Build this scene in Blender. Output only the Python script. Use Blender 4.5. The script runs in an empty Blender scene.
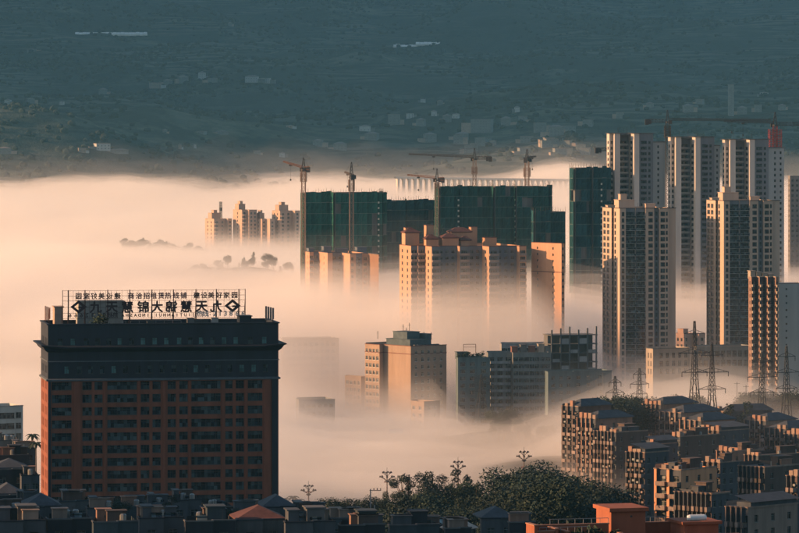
import bpy, math, random
import numpy as np
from mathutils import Vector
S = bpy.context.scene
COL = S.collection
rnd = random.Random(7)

# ------------------------------------------------------------------ camera, sky, sun, exposure
F = 4500.0            # focal length in photograph pixels (799 wide)
YH = 100.0            # photograph row of the eye level
K = F / 2268.0        # depth unit -> metres
cam = bpy.data.cameras.new('camera')
cam_ob = bpy.data.objects.new('camera', cam)
COL.objects.link(cam_ob)
S.camera = cam_ob
cam.sensor_width = 36
cam.lens = 36 * F / 799
cam.clip_start = 1
cam.clip_end = 40000
cam_ob.rotation_euler = (math.pi / 2, 0, 0)
cam.shift_y = -(266.5 - YH) / 799

PHI = math.radians(-8)     # sun: from the left, a little on the camera's side
EL = math.radians(15)
W = bpy.data.worlds.new('World')
S.world = W
W.use_nodes = True
sky = W.node_tree.nodes.new('ShaderNodeTexSky')
sky.sky_type = 'NISHITA'
sky.sun_disc = False
sky.sun_elevation = EL
sky.sun_rotation = -math.pi / 2 + PHI
bg = W.node_tree.nodes['Background']
bg.inputs[1].default_value = 0.075
W.node_tree.links.new(sky.outputs[0], bg.inputs[0])
sun = bpy.data.lights.new('sun', 'SUN')
sun_ob = bpy.data.objects.new('sun', sun)
COL.objects.link(sun_ob)
sun.energy = 5.0
sun.angle = math.radians(0.5)
sun.color = (1, 0.52, 0.235)
sun_ob.rotation_euler = Vector((-math.cos(PHI) * math.cos(EL), math.sin(PHI) * math.cos(EL), math.sin(EL))).to_track_quat('Z', 'Y').to_euler()
S.view_settings.view_transform = 'Standard'
S.view_settings.look = 'None'
S.view_settings.exposure = 0.9
S.view_settings.gamma = 1
c = S.cycles
c.use_denoising = True
c.denoiser = 'OPENIMAGEDENOISE'
c.volume_bounces = 16
c.max_bounces = 18
c.diffuse_bounces = 2
c.glossy_bounces = 2
c.transparent_max_bounces = 64
c.use_adaptive_sampling = True
c.adaptive_threshold = 0.01

# ------------------------------------------------------------------ noise and terrain
def hsh(ix, iy, s):
    n = (ix * 374761393 + iy * 668265263 + s * 1442695041) & 0xffffffff
    n = ((n ^ (n >> 13)) * 1274126177) & 0xffffffff
    return ((n ^ (n >> 16)) & 0xffff) / 65535.0

def vn(x, y, s=0):
    x = np.asarray(x, float); y = np.asarray(y, float)
    ix = np.floor(x).astype(np.int64); iy = np.floor(y).astype(np.int64)
    fx = x - ix; fy = y - iy
    fx = fx ** 3 * (fx * (fx * 6 - 15) + 10); fy = fy ** 3 * (fy * (fy * 6 - 15) + 10)
    a = hsh(ix, iy, s); b = hsh(ix + 1, iy, s); c_ = hsh(ix, iy + 1, s); d = hsh(ix + 1, iy + 1, s)
    return ((a * (1 - fx) + b * fx) * (1 - fy) + (c_ * (1 - fx) + d * fx) * fy) * 2 - 1

def fbm(x, y, o=4, s=0):
    r = 0; a = 1; t = 0
    for i in range(o):
        r = r + a * vn(x * 2 ** i + 17.3 * i, y * 2 ** i - 9.1 * i, s + i); t += a; a *= .5
    return r / t

def P(px, py, D):
    """photograph pixel at depth D -> point"""
    return Vector(((px - 399.5) / F * D * K, D * K, -(py - YH) / F * D * K))

PY = [-300, 0, 40, 100, 200, 400, 600, 800, 1200, 1600, 2000, 2600, 4700, 5300, 6000, 7000, 8500, 10500, 13000, 15000]
PZ = [0, -3, -7, -16, -30, -56, -78, -96, -122, -134, -143, -150, -150, -135, -112, -66, 14, 150, 360, 520]
MOUNDS = [(-330, 830, 135, 130, 150), (-112, 2780, 37, 85, 50), (-75, 2800, 15, 50, 40), (-205, 3600, 30, 80, 60), (108, 1730, 12, 22, 60), (60, 1640, 5, 30, 70), (160, 1780, 11, 24, 60),  # first mound is out of view, added to shade the low houses
          (40, 1800, 5, 22, 40), (-560, 6000, 60, 260, 300), (-330, 6600, 50, 200, 300), (45, 1560, 6, 25, 60)]

def gz(x, y):
    x = np.asarray(x, float); y = np.asarray(y, float)
    z = np.interp(y, PY, PZ)
    far = np.clip((y - 4900) / 2600, 0, 1)
    z = z + far * (fbm(x / 800, y / 1500, 6, 3) * 125 - np.abs(fbm(x / 420 + .3 * y / 900, y / 1000, 3, 31)) * 60 + 14) + (1 - far) * fbm(x / 120, y / 200, 3, 9) * 3 * np.clip(y / 700, 0, 1)
    z = z + 1150 * np.clip((-1350 - x) / 900, 0, 1) ** 1.3 * np.clip((y - 5500) / 800, 0, 1)  # unseen ridge left of the view, added to shade the far hillside
    for mx, my, mh, rx, ry in MOUNDS:
        z = z + mh * np.exp(-((x - mx) / rx) ** 2 - ((y - my) / ry) ** 2)
    return z

def ground_hit(px, py, y0=1500, y1=14500):
    ys = np.linspace(y0, y1, 5000)
    xs = (px - 399.5) / F * ys
    k = np.argmax(gz(xs, ys) >= -(py - YH) / F * ys)
    return Vector((xs[k], ys[k], float(gz(xs[k], ys[k]))))

# ------------------------------------------------------------------ materials
MATS = {}
def mat(name, col, rough=.85, var=.25, scale=.6, streak=False, metal=0.0, spec=.3, bump=0.0, ob_var=0.0):
    if name in MATS: return MATS[name]
    m = bpy.data.materials.new(name); m.use_nodes = True
    t = m.node_tree; N = t.nodes; L = t.links; b = N['Principled BSDF']
    b.inputs['Roughness'].default_value = rough; b.inputs['Metallic'].default_value = metal
    b.inputs['Specular IOR Level'].default_value = spec
    tc = N.new('ShaderNodeTexCoord'); mp = N.new('ShaderNodeMapping')
    mp.inputs['Scale'].default_value = (scale, scale, scale * (.12 if streak else 1))
    nz = N.new('ShaderNodeTexNoise'); nz.inputs['Detail'].default_value = 6; nz.inputs['Roughness'].default_value = .65; nz.inputs['Scale'].default_value = 1
    L.new(tc.outputs['Object'], mp.inputs[0]); L.new(mp.outputs[0], nz.inputs['Vector'])
    rp = N.new('ShaderNodeValToRGB')
    rp.color_ramp.elements[0].position = .3; rp.color_ramp.elements[1].position = .7
    rp.color_ramp.elements[0].color = tuple(min(1, v * (1 - var)) for v in col) + (1,)
    rp.color_ramp.elements[1].color = tuple(min(1, v * (1 + var)) for v in col) + (1,)
    L.new(nz.outputs['Fac'], rp.inputs[0])
    out = rp.outputs[0]
    if ob_var:
        oi = N.new('ShaderNodeObjectInfo'); mr = N.new('ShaderNodeMapRange'); mr.inputs[3].default_value = 1 - ob_var; mr.inputs[4].default_value = 1 + ob_var
        L.new(oi.outputs['Random'], mr.inputs[0])
        hs = N.new('ShaderNodeHueSaturation'); L.new(out, hs.inputs['Color']); L.new(mr.outputs[0], hs.inputs['Value']); out = hs.outputs[0]
    L.new(out, b.inputs['Base Color'])
    if bump:
        bp = N.new('ShaderNodeBump'); bp.inputs['Strength'].default_value = bump
        L.new(nz.outputs['Fac'], bp.inputs['Height']); L.new(bp.outputs[0], b.inputs['Normal'])
    MATS[name] = m
    return m

def glass(name, dark=(.012, .02, .026), light=(.10, .12, .12), share=.72, rough=.12):
    if name in MATS: return MATS[name]
    m = bpy.data.materials.new(name); m.use_nodes = True
    t = m.node_tree; N = t.nodes; L = t.links; b = N['Principled BSDF']
    b.inputs['Roughness'].default_value = rough; b.inputs['Specular IOR Level'].default_value = .6
    oi = N.new('ShaderNodeObjectInfo'); rp = N.new('ShaderNodeValToRGB'); e = rp.color_ramp.elements
    e[0].position = share; e[0].color = (*dark, 1); e[1].position = 1; e[1].color = (*light, 1)
    x = e.new(share * .5); x.color = tuple(v * .5 for v in dark) + (1,)
    tc = N.new('ShaderNodeTexCoord'); ad = N.new('ShaderNodeVectorMath'); ad.operation = 'ADD'; sn = N.new('ShaderNodeVectorMath'); sn.operation = 'SNAP'; sn.inputs[1].default_value = (.85, 50, 1.05)
    L.new(tc.outputs['Object'], sn.inputs[0]); L.new(sn.outputs[0], ad.inputs[0]); L.new(oi.outputs['Location'], ad.inputs[1])
    wn = N.new('ShaderNodeTexWhiteNoise'); wn.noise_dimensions = '3D'; L.new(ad.outputs[0], wn.inputs['Vector'])
    L.new(wn.outputs['Value'], rp.inputs[0]); L.new(rp.outputs[0], b.inputs['Base Color'])
    MATS[name] = m
    return m

def volume(name, density, col, g=0.0):
    m = bpy.data.materials.new(name); m.use_nodes = True; t = m.node_tree
    t.nodes.remove(t.nodes['Principled BSDF'])
    v = t.nodes.new('ShaderNodeVolumePrincipled')
    v.inputs['Color'].default_value = (*col, 1); v.inputs['Density'].default_value = density; v.inputs['Anisotropy'].default_value = g
    t.links.new(v.outputs[0], t.nodes['Material Output'].inputs['Volume'])
    return m

G_DARK = glass('window_glass', share=.55)
G_BLUE = glass('blue_glass', (.008, .016, .026), (.09, .13, .14), .5)
G_TEAL = glass('teal_reflection_pane', (.10, .22, .22), (.14, .28, .27), .5)  # reflection painted in as a lighter teal pane colour
FR_GREY = mat('frame_grey', (.16, .17, .17), .5, .1)
FR_DARK = mat('frame_dark', (.05, .045, .045), .5, .1)
FR_WHITE = mat('frame_white', (.5, .5, .49), .5, .1)
CONC = mat('concrete', (.25, .25, .25), .9, .3, .3, True)
CONC_D = mat('concrete_dark', (.10, .105, .11), .9, .35, .4, True)
STEEL = mat('steel_dark', (.05, .055, .06), .6, .2, metal=.4)
ROOFD = mat('roof_dark', (.045, .055, .07), .8, .35, .5)

# ------------------------------------------------------------------ mesh helpers
class MB:
    def __init__(s): s.v = []; s.f = []; s.m = []
    def face(s, pts, mi=0):
        n = len(s.v); s.v.extend([tuple(p) for p in pts]); s.f.append(tuple(range(n, n + len(pts)))); s.m.append(mi)
    def box(s, x0, x1, y0, y1, z0, z1, mi=0):
        n = len(s.v)
        s.v.extend([(x, y, z) for z in (z0, z1) for x, y in ((x0, y0), (x1, y0), (x1, y1), (x0, y1))])
        for q in ((3, 2, 1, 0), (4, 5, 6, 7), (0, 1, 5, 4), (1, 2, 6, 5), (2, 3, 7, 6), (3, 0, 4, 7)):
            s.f.append(tuple(n + i for i in q)); s.m.append(mi)
    def bar(s, p, q, r, mi=0, n=4, r1=None):
        p = Vector(p); q = Vector(q); d = (q - p).normalized()
        u = d.cross(Vector((0, 0, 1)) if abs(d.z) < .95 else Vector((1, 0, 0))).normalized(); w = d.cross(u)
        r1 = r if r1 is None else r1
        k = len(s.v)
        for c_, rr in ((p, r), (q, r1)):
            for i in range(n):
                t = 2 * math.pi * (i + .5) / n
                s.v.append(tuple(c_ + (u * math.cos(t) + w * math.sin(t)) * rr))
        for i in range(n):
            j = (i + 1) % n
            s.f.append((k + i, k + j, k + n + j, k + n + i)); s.m.append(mi)
        s.f.append(tuple(k + i for i in range(n))[::-1]); s.m.append(mi)
        s.f.append(tuple(k + n + i for i in range(n))); s.m.append(mi)
    def lathe(s, prof, n=12, mi=0, c=(0, 0, 0)):
        k = len(s.v)
        for r, z in prof:
            for i in range(n):
                t = 2 * math.pi * i / n
                s.v.append((c[0] + r * math.cos(t), c[1] + r * math.sin(t), c[2] + z))
        for a in range(len(prof) - 1):
            for i in range(n):
                j = (i + 1) % n
                s.f.append((k + a * n + i, k + a * n + j, k + (a + 1) * n + j, k + (a + 1) * n + i)); s.m.append(mi)
    def facade(s, O, U, z0, z1, W_, cols, rows, rec=.25, mi=0):
        """wall quad with recessed openings; O plan point, U plan direction; cols/rows = intervals"""
        ux, uy = U; nx, ny = uy, -ux
        def p(u, z, d=0): return (O[0] + ux * u - nx * d, O[1] + uy * u - ny * d, z)
        def q(ua, ub, za, zb):
            if ub - ua > 1e-4 and zb - za > 1e-4: s.face((p(ua, za), p(ub, za), p(ub, zb), p(ua, zb)), mi)
        cols = sorted(cols); rows = sorted(rows)
        if not cols or not rows: q(0, W_, z0, z1); return
        z = z0
        for ra, rb in rows:
            q(0, W_, z, ra)
            u = 0
            for ca, cb in cols:
                q(u, ca, ra, rb); u = cb
                s.face((p(ca, ra), p(cb, ra), p(cb, ra, rec), p(ca, ra, rec)), mi)
                s.face((p(ca, rb, rec), p(cb, rb, rec), p(cb, rb), p(ca, rb)), mi)
                s.face((p(ca, ra), p(ca, ra, rec), p(ca, rb, rec), p(ca, rb)), mi)
                s.face((p(cb, ra, rec), p(cb, ra), p(cb, rb), p(cb, rb, rec)), mi)
            q(u, W_, ra, rb); z = rb
        q(0, W_, z, z1)
    def mesh(s, name, *mats):
        me = bpy.data.meshes.new(name); me.from_pydata(s.v, [], s.f)
        for m in mats: me.materials.append(m)
        if len(mats) > 1: me.polygons.foreach_set('material_index', s.m)
        me.update(); return me
    def build(s, name, mats, parent=None, loc=(0, 0, 0), rz=0):
        return inst(name, s.mesh(name, *(mats if isinstance(mats, (list, tuple)) else [mats])), parent, loc, rz)

def inst(name, me, parent=None, loc=(0, 0, 0), rz=0, sc=None):
    o = bpy.data.objects.new(name, me); COL.objects.link(o)
    o.parent = parent; o.location = loc
    if rz: o.rotation_euler = (0, 0, rz)
    if sc: o.scale = sc
    return o

def tag(o, label=None, cat=None, group=None, kind=None):
    if label: o['label'] = label
    if cat: o['category'] = cat
    if group: o['group'] = group
    if kind: o['kind'] = kind
    return o

def empty(name, label, cat, loc, rz=0, group=None):
    o = inst(name, None, None, loc, rz); o.empty_display_size = 1
    return tag(o, label, cat, group)

WIN = {}
def window_mesh(w, h, style, gm, fm):
    k = (round(w, 2), round(h, 2), style, gm.name, fm.name)
    if k in WIN: return WIN[k]
    b = MB(); t = .07 if w > .9 else .05
    b.face(((0, 0, 0), (w, 0, 0), (w, 0, h), (0, 0, h)), 0)
    b.box(0, w, -.06, .02, 0, t, 1); b.box(0, w, -.06, .02, h - t, h, 1)
    b.box(0, t, -.06, .02, t, h - t, 1); b.box(w - t, w, -.06, .02, t, h - t, 1)
    n = {'s': 1, 'd': 2, 't': 3, 'q': 4, 'x': 6}[style]
    for i in range(1, n):
        u = w * i / n; b.box(u - t / 2, u + t / 2, -.055, .02, t, h - t, 1)
    if style != 's' and h > 1.3:
        b.box(t, w - t, -.05, .02, h * .68, h * .68 + t, 1)
    if w > 1: b.box(-.08, w + .08, -.36, -.002, -.1, -.004, 1)
    WIN[k] = b.mesh('window', gm, fm)
    return WIN[k]

BAL = {}
def balcony_mesh(w, wm, dep=1.1, rail='solid'):
    k = (round(w, 2), wm.name, dep, rail)
    if k in BAL: return BAL[k]
    b = MB()
    b.box(0, w, -dep, .0, -.16, 0, 0)
    if rail == 'glass':
        b.box(0, w, -dep + .02, -dep + .06, .02, .9, 1); b.box(0, w, -dep, -dep + .07, .92, .98, 0)
    elif rail == 'solid':
        b.box(0, w, -dep, -dep + .1, .0, .95, 0); b.box(0, .1, -dep + .1, 0, 0, .95, 0); b.box(w - .1, w, -dep + .1, 0, 0, .95, 0)
    else:
        b.box(0, w, -dep, -dep + .06, .95, 1.03, 0)
        n = max(2, int(w / .55))
        for i in range(n + 1):
            u = .03 + (w - .06) * i / n; b.box(u - .025, u + .025, -dep + .01, -dep + .05, 0, .95, 0)
    BAL[k] = b.mesh('balcony', wm, G_BLUE)
    return BAL[k]

def put_windows(root, O, U, cols, rows, rec, gm, fm, skip=0.0, style=None):
    ang = math.atan2(U[1], U[0]); nx, ny = U[1], -U[0]
    for ca, cb in cols:
        w = cb - ca
        for ra, rb in rows:
            if skip and rnd.random() < skip: continue
            st = style or ('s' if w < .9 else 'd' if w < 2 else 't' if w < 3.4 else 'q' if w < 5.5 else 'x')
            inst('window', window_mesh(w, rb - ra, st, gm, fm), root, (O[0] + U[0] * ca - nx * (rec - .005), O[1] + U[1] * ca - ny * (rec - .005), ra), ang)

DIRS = {'L': (0, -1), 'F': (1, 0), 'R': (0, 1), 'M': (1, 0), 'B': (-1, 0)}
def plan_building(name, label, cat, px0, D, a, ytop, segs, wall, base=None, fh=3.0, wh=1.5, back=12, group=None, par=1.2, top_gap=.7, sill_skip=0.0,
                  gm=None, fm=None, roofm=None, coping=None, bal_mat=None, rail='solid', rec=.25, bdep=None, floors=60, overhang=0.12, bands=None, winskip=0.0, minz=2.0, alt=None):
    """stepped plan walked along its visible faces: L (left face, towards the viewer), F (front), R (right face, away).
    sizes of L and F in photograph pixels; openings given as (centre fraction, width m); 'b' spans carry balconies"""
    a = math.radians(a); s = D / 2268.0
    v = math.atan((px0 - 399.5) / F); A = a + v; sa, ca = math.sin(A), math.cos(A)
    pts = [(0.0, 0.0)]; info = []; pend = 0; first_c = None
    for sg in segs:
        k, size = sg[0], sg[1]
        x, y = pts[-1]
        if k == 'L': m = size * s / sa; pts.append((x, y - m)); pend = 0
        elif k == 'F': m = size * s / ca + pend; pts.append((x + m, y)); pend = 0
        elif k == 'M': m = size; pts.append((x + m, y)); pend = 0
        elif k == 'B': m = size; pts.append((x - m, y)); pend = 0
        else: m = size; pts.append((x, y + m)); pend = m * math.tan(A)
        info.append((k, m, sg[2] if len(sg) > 2 else [], sg[3] if len(sg) > 3 else ''))
        if k == 'L' and first_c is None: first_c = (pts[-1], px0 + size)
    if first_c is None: first_c = (pts[0], px0)
    cl, cpx = first_c
    wy = D * K; wx = (cpx - 399.5) / F * wy
    ztop = -(ytop - YH) / F * wy
    if base is None: base = float(gz(wx, wy)) - 1.0
    rx = wx - (cl[0] * math.cos(a) - cl[1] * math.sin(a)); ry = wy - (cl[0] * math.sin(a) + cl[1] * math.cos(a))
    root = empty(name, label, cat, (rx, ry, base), a, group)
    H = ztop - base
    gm = gm or G_DARK; fm = fm or FR_GREY
    rows = []
    z1 = H - par - top_gap
    while z1 - wh > minz and len(rows) < floors:
        rows.append((z1 - wh, z1)); z1 -= fh
    wb = MB(); cb = MB(); kbs = []
    for i, (k, m, cols, st) in enumerate(info):
        O = pts[i]; U = DIRS[k]
        op = []
        for fr, w in cols:
            c_ = fr * m; op.append((max(.15, c_ - w / 2), min(m - .15, c_ + w / 2)))
        op = [o for o in op if o[1] - o[0] > .25]
        tb = wb
        if alt and 'k' in st: tb = MB(); kbs.append(tb)  # 'k' faces get a darker wall colour that stands in for shade
        tb.facade(O, U, 0, H, m, op, rows, rec)
        put_windows(root, O, U, op, rows, rec, gm, fm, winskip)
        if 'b' in st and k in 'LF':
            me = balcony_mesh(m - .3 if 'B' in st else m * .82, bal_mat or wall, bdep or (1.1 if k == 'F' else .9), rail)
            off = .15 if 'B' in st else m * .09
            ang = math.atan2(U[1], U[0])
            for ra, rb in rows:
                inst('balcony', me, root, (O[0] + U[0] * off, O[1] + U[1] * off, ra - .85 if wh < 2 else ra - .1), ang)
        # coping
        nx, ny = U[1], -U[0]
        t = overhang
        q = pts[i + 1]
        xs = sorted((O[0], q[0])); ys = sorted((O[1], q[1]))
        cb.box(xs[0] - t, xs[1] + t, ys[0] - t - .004 * i, ys[1] + t, H - .002 * i, H + .25 + .003 * i)
    xN, yN = pts[-1]
    bl = (back * math.tan(A) + .6, back)
    if bl[0] > xN - 1: bl = (xN - 1, (xN - 1.6) / math.tan(A))
    rest = [(xN, max(bl[1], yN + .5)), (bl[0], max(bl[1], yN + .5))]
    ring = pts + rest
    wb.face([(x, y, H - .9) for x, y in ring])
    for p_, q_ in ((pts[-1], rest[0]), (rest[0], rest[1]), (rest[1], pts[0])):
        wb.face(((*p_, 0), (*q_, 0), (*q_, H), (*p_, H)))
    wb.build('wall', wall, root)
    for kb in kbs: kb.build('shade_toned_wall', alt, root)
    cb.build('coping', coping or wall, root)
    if bands:
        for zb, th, bm in bands:
            b2 = MB()
            for i, (k, m, cols, st) in enumerate(info):
                O = pts[i]; q = pts[i + 1]; xs = sorted((O[0], q[0])); ys = sorted((O[1], q[1]))
                b2.box(xs[0] - .1, xs[1] + .1, ys[0] - .1, ys[1] + .1, H + zb - th + .002 * i, H + zb + .003 * i)
            b2.build('band', bm, root)
    return root, pts, H

def roof_box(root, x0, x1, y0, y1, z0, h, m, name='stair_house', cap=None):
    b = MB(); b.box(x0, x1, y0, y1, z0, z0 + h)
    o = b.build(name, m, root)
    b = MB(); b.box(x0 - .25, x1 + .25, y0 - .25, y1 + .25, z0 + h, z0 + h + .22); b.build('roof_cap', cap or m, o)
    return o

def pitched(root, x0, x1, y0, y1, z0, h, m, name='roof', ov=.6):
    """hipped roof"""
    b = MB(); x0 -= ov; x1 += ov; y0 -= ov; y1 += ov
    d = min(x1 - x0, y1 - y0) / 2 * .95; cy = (y0 + y1) / 2; cx = (x0 + x1) / 2
    if x1 - x0 >= y1 - y0: r0, r1 = (x0 + d, cy, z0 + h), (x1 - d, cy, z0 + h)
    else: r0, r1 = (cx, y0 + d, z0 + h), (cx, y1 - d, z0 + h)
    A_, B_, C_, D_ = (x0, y0, z0), (x1, y0, z0), (x1, y1, z0), (x0, y1, z0)
    if x1 - x0 >= y1 - y0:
        b.face((A_, B_, r1, r0)); b.face((B_, C_, r1)); b.face((C_, D_, r0, r1)); b.face((D_, A_, r0))
    else:
        b.face((A_, B_, r0)); b.face((B_, C_, r1, r0)); b.face((C_, D_, r1)); b.face((D_, A_, r0, r1))
    b.box(x0, x1, y0, y1, z0 - .25, z0 - .003)
    return b.build(name, m, root)

# ------------------------------------------------------------------ ground
def grid(xs, ys, fz):
    X, Y = np.meshgrid(xs, ys); Z = fz(X, Y); n, m = X.shape
    V = np.stack([X, Y, Z], -1).reshape(-1, 3)
    idx = np.arange(n * m).reshape(n, m)
    return V, np.stack([idx[:-1, :-1], idx[:-1, 1:], idx[1:, 1:], idx[1:, :-1]], -1).reshape(-1, 4)

def ground_material():
    m = bpy.data.materials.new('ground_cover'); m.use_nodes = True
    t = m.node_tree; N = t.nodes; L = t.links; b = N['Principled BSDF']; b.inputs['Roughness'].default_value = .95; b.inputs['Specular IOR Level'].default_value = .1
    tc = N.new('ShaderNodeTexCoord')
    def noise(sx, sy, sz, d=5, r=.6):
        mp = N.new('ShaderNodeMapping'); mp.inputs['Scale'].default_value = (sx, sy, sz); nz = N.new('ShaderNodeTexNoise')
        nz.inputs['Scale'].default_value = 1; nz.inputs['Detail'].default_value = d; nz.inputs['Roughness'].default_value = r
        L.new(tc.outputs['Object'], mp.inputs[0]); L.new(mp.outputs[0], nz.inputs['Vector']); return nz.outputs['Fac']
    def ramp(f, p0, c0, p1, c1):
        r = N.new('ShaderNodeValToRGB'); e = r.color_ramp.elements; e[0].position = p0; e[0].color = (*c0, 1); e[1].position = p1; e[1].color = (*c1, 1); L.new(f, r.inputs[0]); return r.outputs[0]
    def mix(f, a_, b_):
        x = N.new('ShaderNodeMixRGB'); L.new(f, x.inputs[0]); L.new(a_, x.inputs[1]); L.new(b_, x.inputs[2]); return x.outputs[0]
    forest = ramp(noise(.02, .012, .02, 8, .75), .35, (.009, .021, .025), .65, (.02, .036, .038))
    field = ramp(noise(.006, .02, .05, 4), .4, (.05, .07, .062), .7, (.10, .115, .09))
    f1 = ramp(noise(.0035, .002, .01, 6, .7), .56, (0, 0, 0), .64, (1, 1, 1))
    mp = N.new('ShaderNodeMapping'); mp.inputs['Scale'].default_value = (.003, .002, .036); wv = N.new('ShaderNodeTexWave'); wv.wave_type = 'BANDS'; wv.bands_direction = 'Z'
    wv.inputs['Scale'].default_value = 1; wv.inputs['Distortion'].default_value = 11; wv.inputs['Detail'].default_value = 3; wv.inputs['Detail Scale'].default_value = 2
    L.new(tc.outputs['Object'], mp.inputs[0]); L.new(mp.outputs[0], wv.inputs['Vector'])
    terr = ramp(wv.outputs['Fac'], .25, (.012, .026, .029), .75, (.07, .085, .08))
    f2 = ramp(noise(.0028, .0016, .012, 5, .65), .47, (0, 0, 0), .6, (1, 1, 1))
    L.new(mix(f1, mix(f2, forest, terr), field), b.inputs['Base Color'])
    bp = N.new('ShaderNodeBump'); bp.inputs['Strength'].default_value = .8; bp.inputs['Distance'].default_value = 8
    L.new(noise(.05, .03, .05, 6, .7), bp.inputs['Height']); L.new(bp.outputs[0], b.inputs['Normal'])
    return m

V, Q = grid(np.concatenate([np.linspace(-4000, -900, 40), np.linspace(-880, 880, 220), np.linspace(900, 4000, 40)]),
            np.concatenate([np.linspace(-250, 4900, 220), np.linspace(4930, 15000, 330)]), gz)
me = bpy.data.meshes.new('ground'); me.from_pydata(V.tolist(), [], Q.tolist()); me.update()
for p_ in me.polygons: p_.use_smooth = True
me.materials.append(ground_material())
ground = tag(inst('ground', me), 'wooded valley floor rising to dark blue green hills', None, None, 'structure')

# ------------------------------------------------------------------ fog bank (nested closed shells of rising density, one object)
def bump(x, y, px, D, dz, rx, ry):
    X = (px - 399.5) / F * D * K
    return dz * np.exp(-((x - X) / rx) ** 2 - ((y - D * K) / (ry * K)) ** 2)
FY = np.array([500, 600, 680, 760, 900, 990, 1025, 1050, 1150, 1300, 1400, 1700, 1950, 2300, 2700, 3080, 3400]) * K
FZ = [-165, -142, -127, -123, -129, -133, -114, -99, -97, -103, -106, -118, -120, -112, -107, -113, -175]
FOG_BUMPS = [(470, 1050, 19, 52, 15), (670, 850, 16, 45, 70), (770, 880, 17, 50, 70), (60, 1300, 6, 120, 200), (340, 1140, 9, 45, 25),
             (580, 2800, 18, 90, 150), (110, 2750, 10, 90, 150)]
def fog_height(i, off, amp, seed):
    def f(x, y):
        h = np.interp(y, FY, FZ)
        D = y / K
        h = h - np.clip((x - 16) / 22, 0, 1) * np.interp(D, [800, 900, 940, 1016, 1032], [0, 5, 20, 28, 0])
        h = h - np.clip((x - 62) / 34, 0, 1) * np.clip((1150 - D) / 50, 0, 1) * np.interp(D, [700, 900, 960, 1040], [2, 2, 12, 32])
        h = h + np.clip((-28 - x) / 40, 0, 1) * np.clip((1045 - D) / 20, 0, 1) * 14
        for b_ in FOG_BUMPS: h = h + bump(x, y, *b_)
        h = h + 10 * fbm(x / 100, y / 300, 4, 71) + 8 * fbm(x / 300, y / 800, 2, 21) + amp * fbm(x / 40, y / 130, 4, seed) + off + ((30, 16, 6)[i] * np.clip((D - 2000) / 1200, 0, 1) if i < 3 else 0)
        return np.maximum(h, -164 + .1 * i)
    return f
SHELLS = [(26, 22, .00007, 44), (20, 18, .00009, 47), (14, 12, .00012, 49)] + [(11 - 3.4 * k, 5.5, .0008 + .0010 * k, 50 + 7 * k) for k in range(7)]
nx, ny = 360, 320
for i, (o_, am, d_, sd) in enumerate(SHELLS):
    e = 4.0 * i
    V, Q = grid(np.linspace(-1700 + e, 1700 - e, nx), np.linspace(500 * K + e, 3400 * K - e, ny), fog_height(i, o_, am, sd))
    n = len(V); B = V.copy(); B[:, 2] = -165 + .15 * i
    idx = np.arange(n).reshape(ny, nx)
    loop = list(idx[0, :]) + list(idx[1:, -1]) + list(idx[-1, -2::-1]) + list(idx[-2:0:-1, 0])
    side = [(loop[(k + 1) % len(loop)], loop[k], loop[k] + n, loop[(k + 1) % len(loop)] + n) for k in range(len(loop))]
    Fa = np.concatenate([Q, np.array(side), Q[:, ::-1] + n])
    fm_ = bpy.data.meshes.new('fog'); fm_.materials.append(volume('fog_layer', d_, (1, .98, .955), .2))
    fm_.from_pydata(np.concatenate([V, B]).tolist(), [], Fa.tolist()); fm_.polygons.foreach_set('use_smooth', [True] * len(Fa)); fm_.update()
    tag(inst('fog', fm_), 'thick peach coloured sea of morning fog filling the valley', None, 'fog layers', 'stuff')

b = MB(); b.box(-4100, 4100, -260, 15100, -168, 1950)
tag(b.build('haze', volume('haze_air', 2.3e-5, (.24, .66, 1.0))), 'thin blue morning haze over the whole valley', None, None, 'stuff')

# ------------------------------------------------------------------ text
def text_mesh(body, size, depth=.12, mirror=False, bold=.02, m=None):
    cu = bpy.data.curves.new('t', 'FONT'); cu.body = body; cu.size = size; cu.extrude = depth / 2; cu.resolution_u = 2
    o = bpy.data.objects.new('t', cu); COL.objects.link(o); bpy.context.view_layer.update()
    me = bpy.data.meshes.new_from_object(o.evaluated_get(bpy.context.evaluated_depsgraph_get()))
    bpy.data.objects.remove(o); bpy.data.curves.remove(cu)
    n = len(me.vertices); co = np.empty(n * 3); me.vertices.foreach_get('co', co); co = co.reshape(-1, 3)
    cx = (co[:, 0].min() + co[:, 0].max()) / 2; cy = (co[:, 1].min() + co[:, 1].max()) / 2
    base = np.stack([(co[:, 0] - cx) * (-1 if mirror else 1), -co[:, 2], co[:, 1] - cy], -1)
    polys = [tuple(p.vertices) for p in me.polygons]; vs = []; fs = []
    for k, (dx, dz) in enumerate(((0, 0), (1, 0), (-1, 0), (0, 1), (0, -1))):      # thicken the strokes
        vs.append(base + np.array([dx * bold * size, -.004 * k, dz * bold * size])); fs += [tuple(i + k * n for i in p) for p in polys]
    bpy.data.meshes.remove(me)
    me = bpy.data.meshes.new('character'); me.from_pydata(np.concatenate(vs).tolist(), [], fs)
    me.materials.clear(); me.materials.append(m); me.update()
    return me

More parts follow.
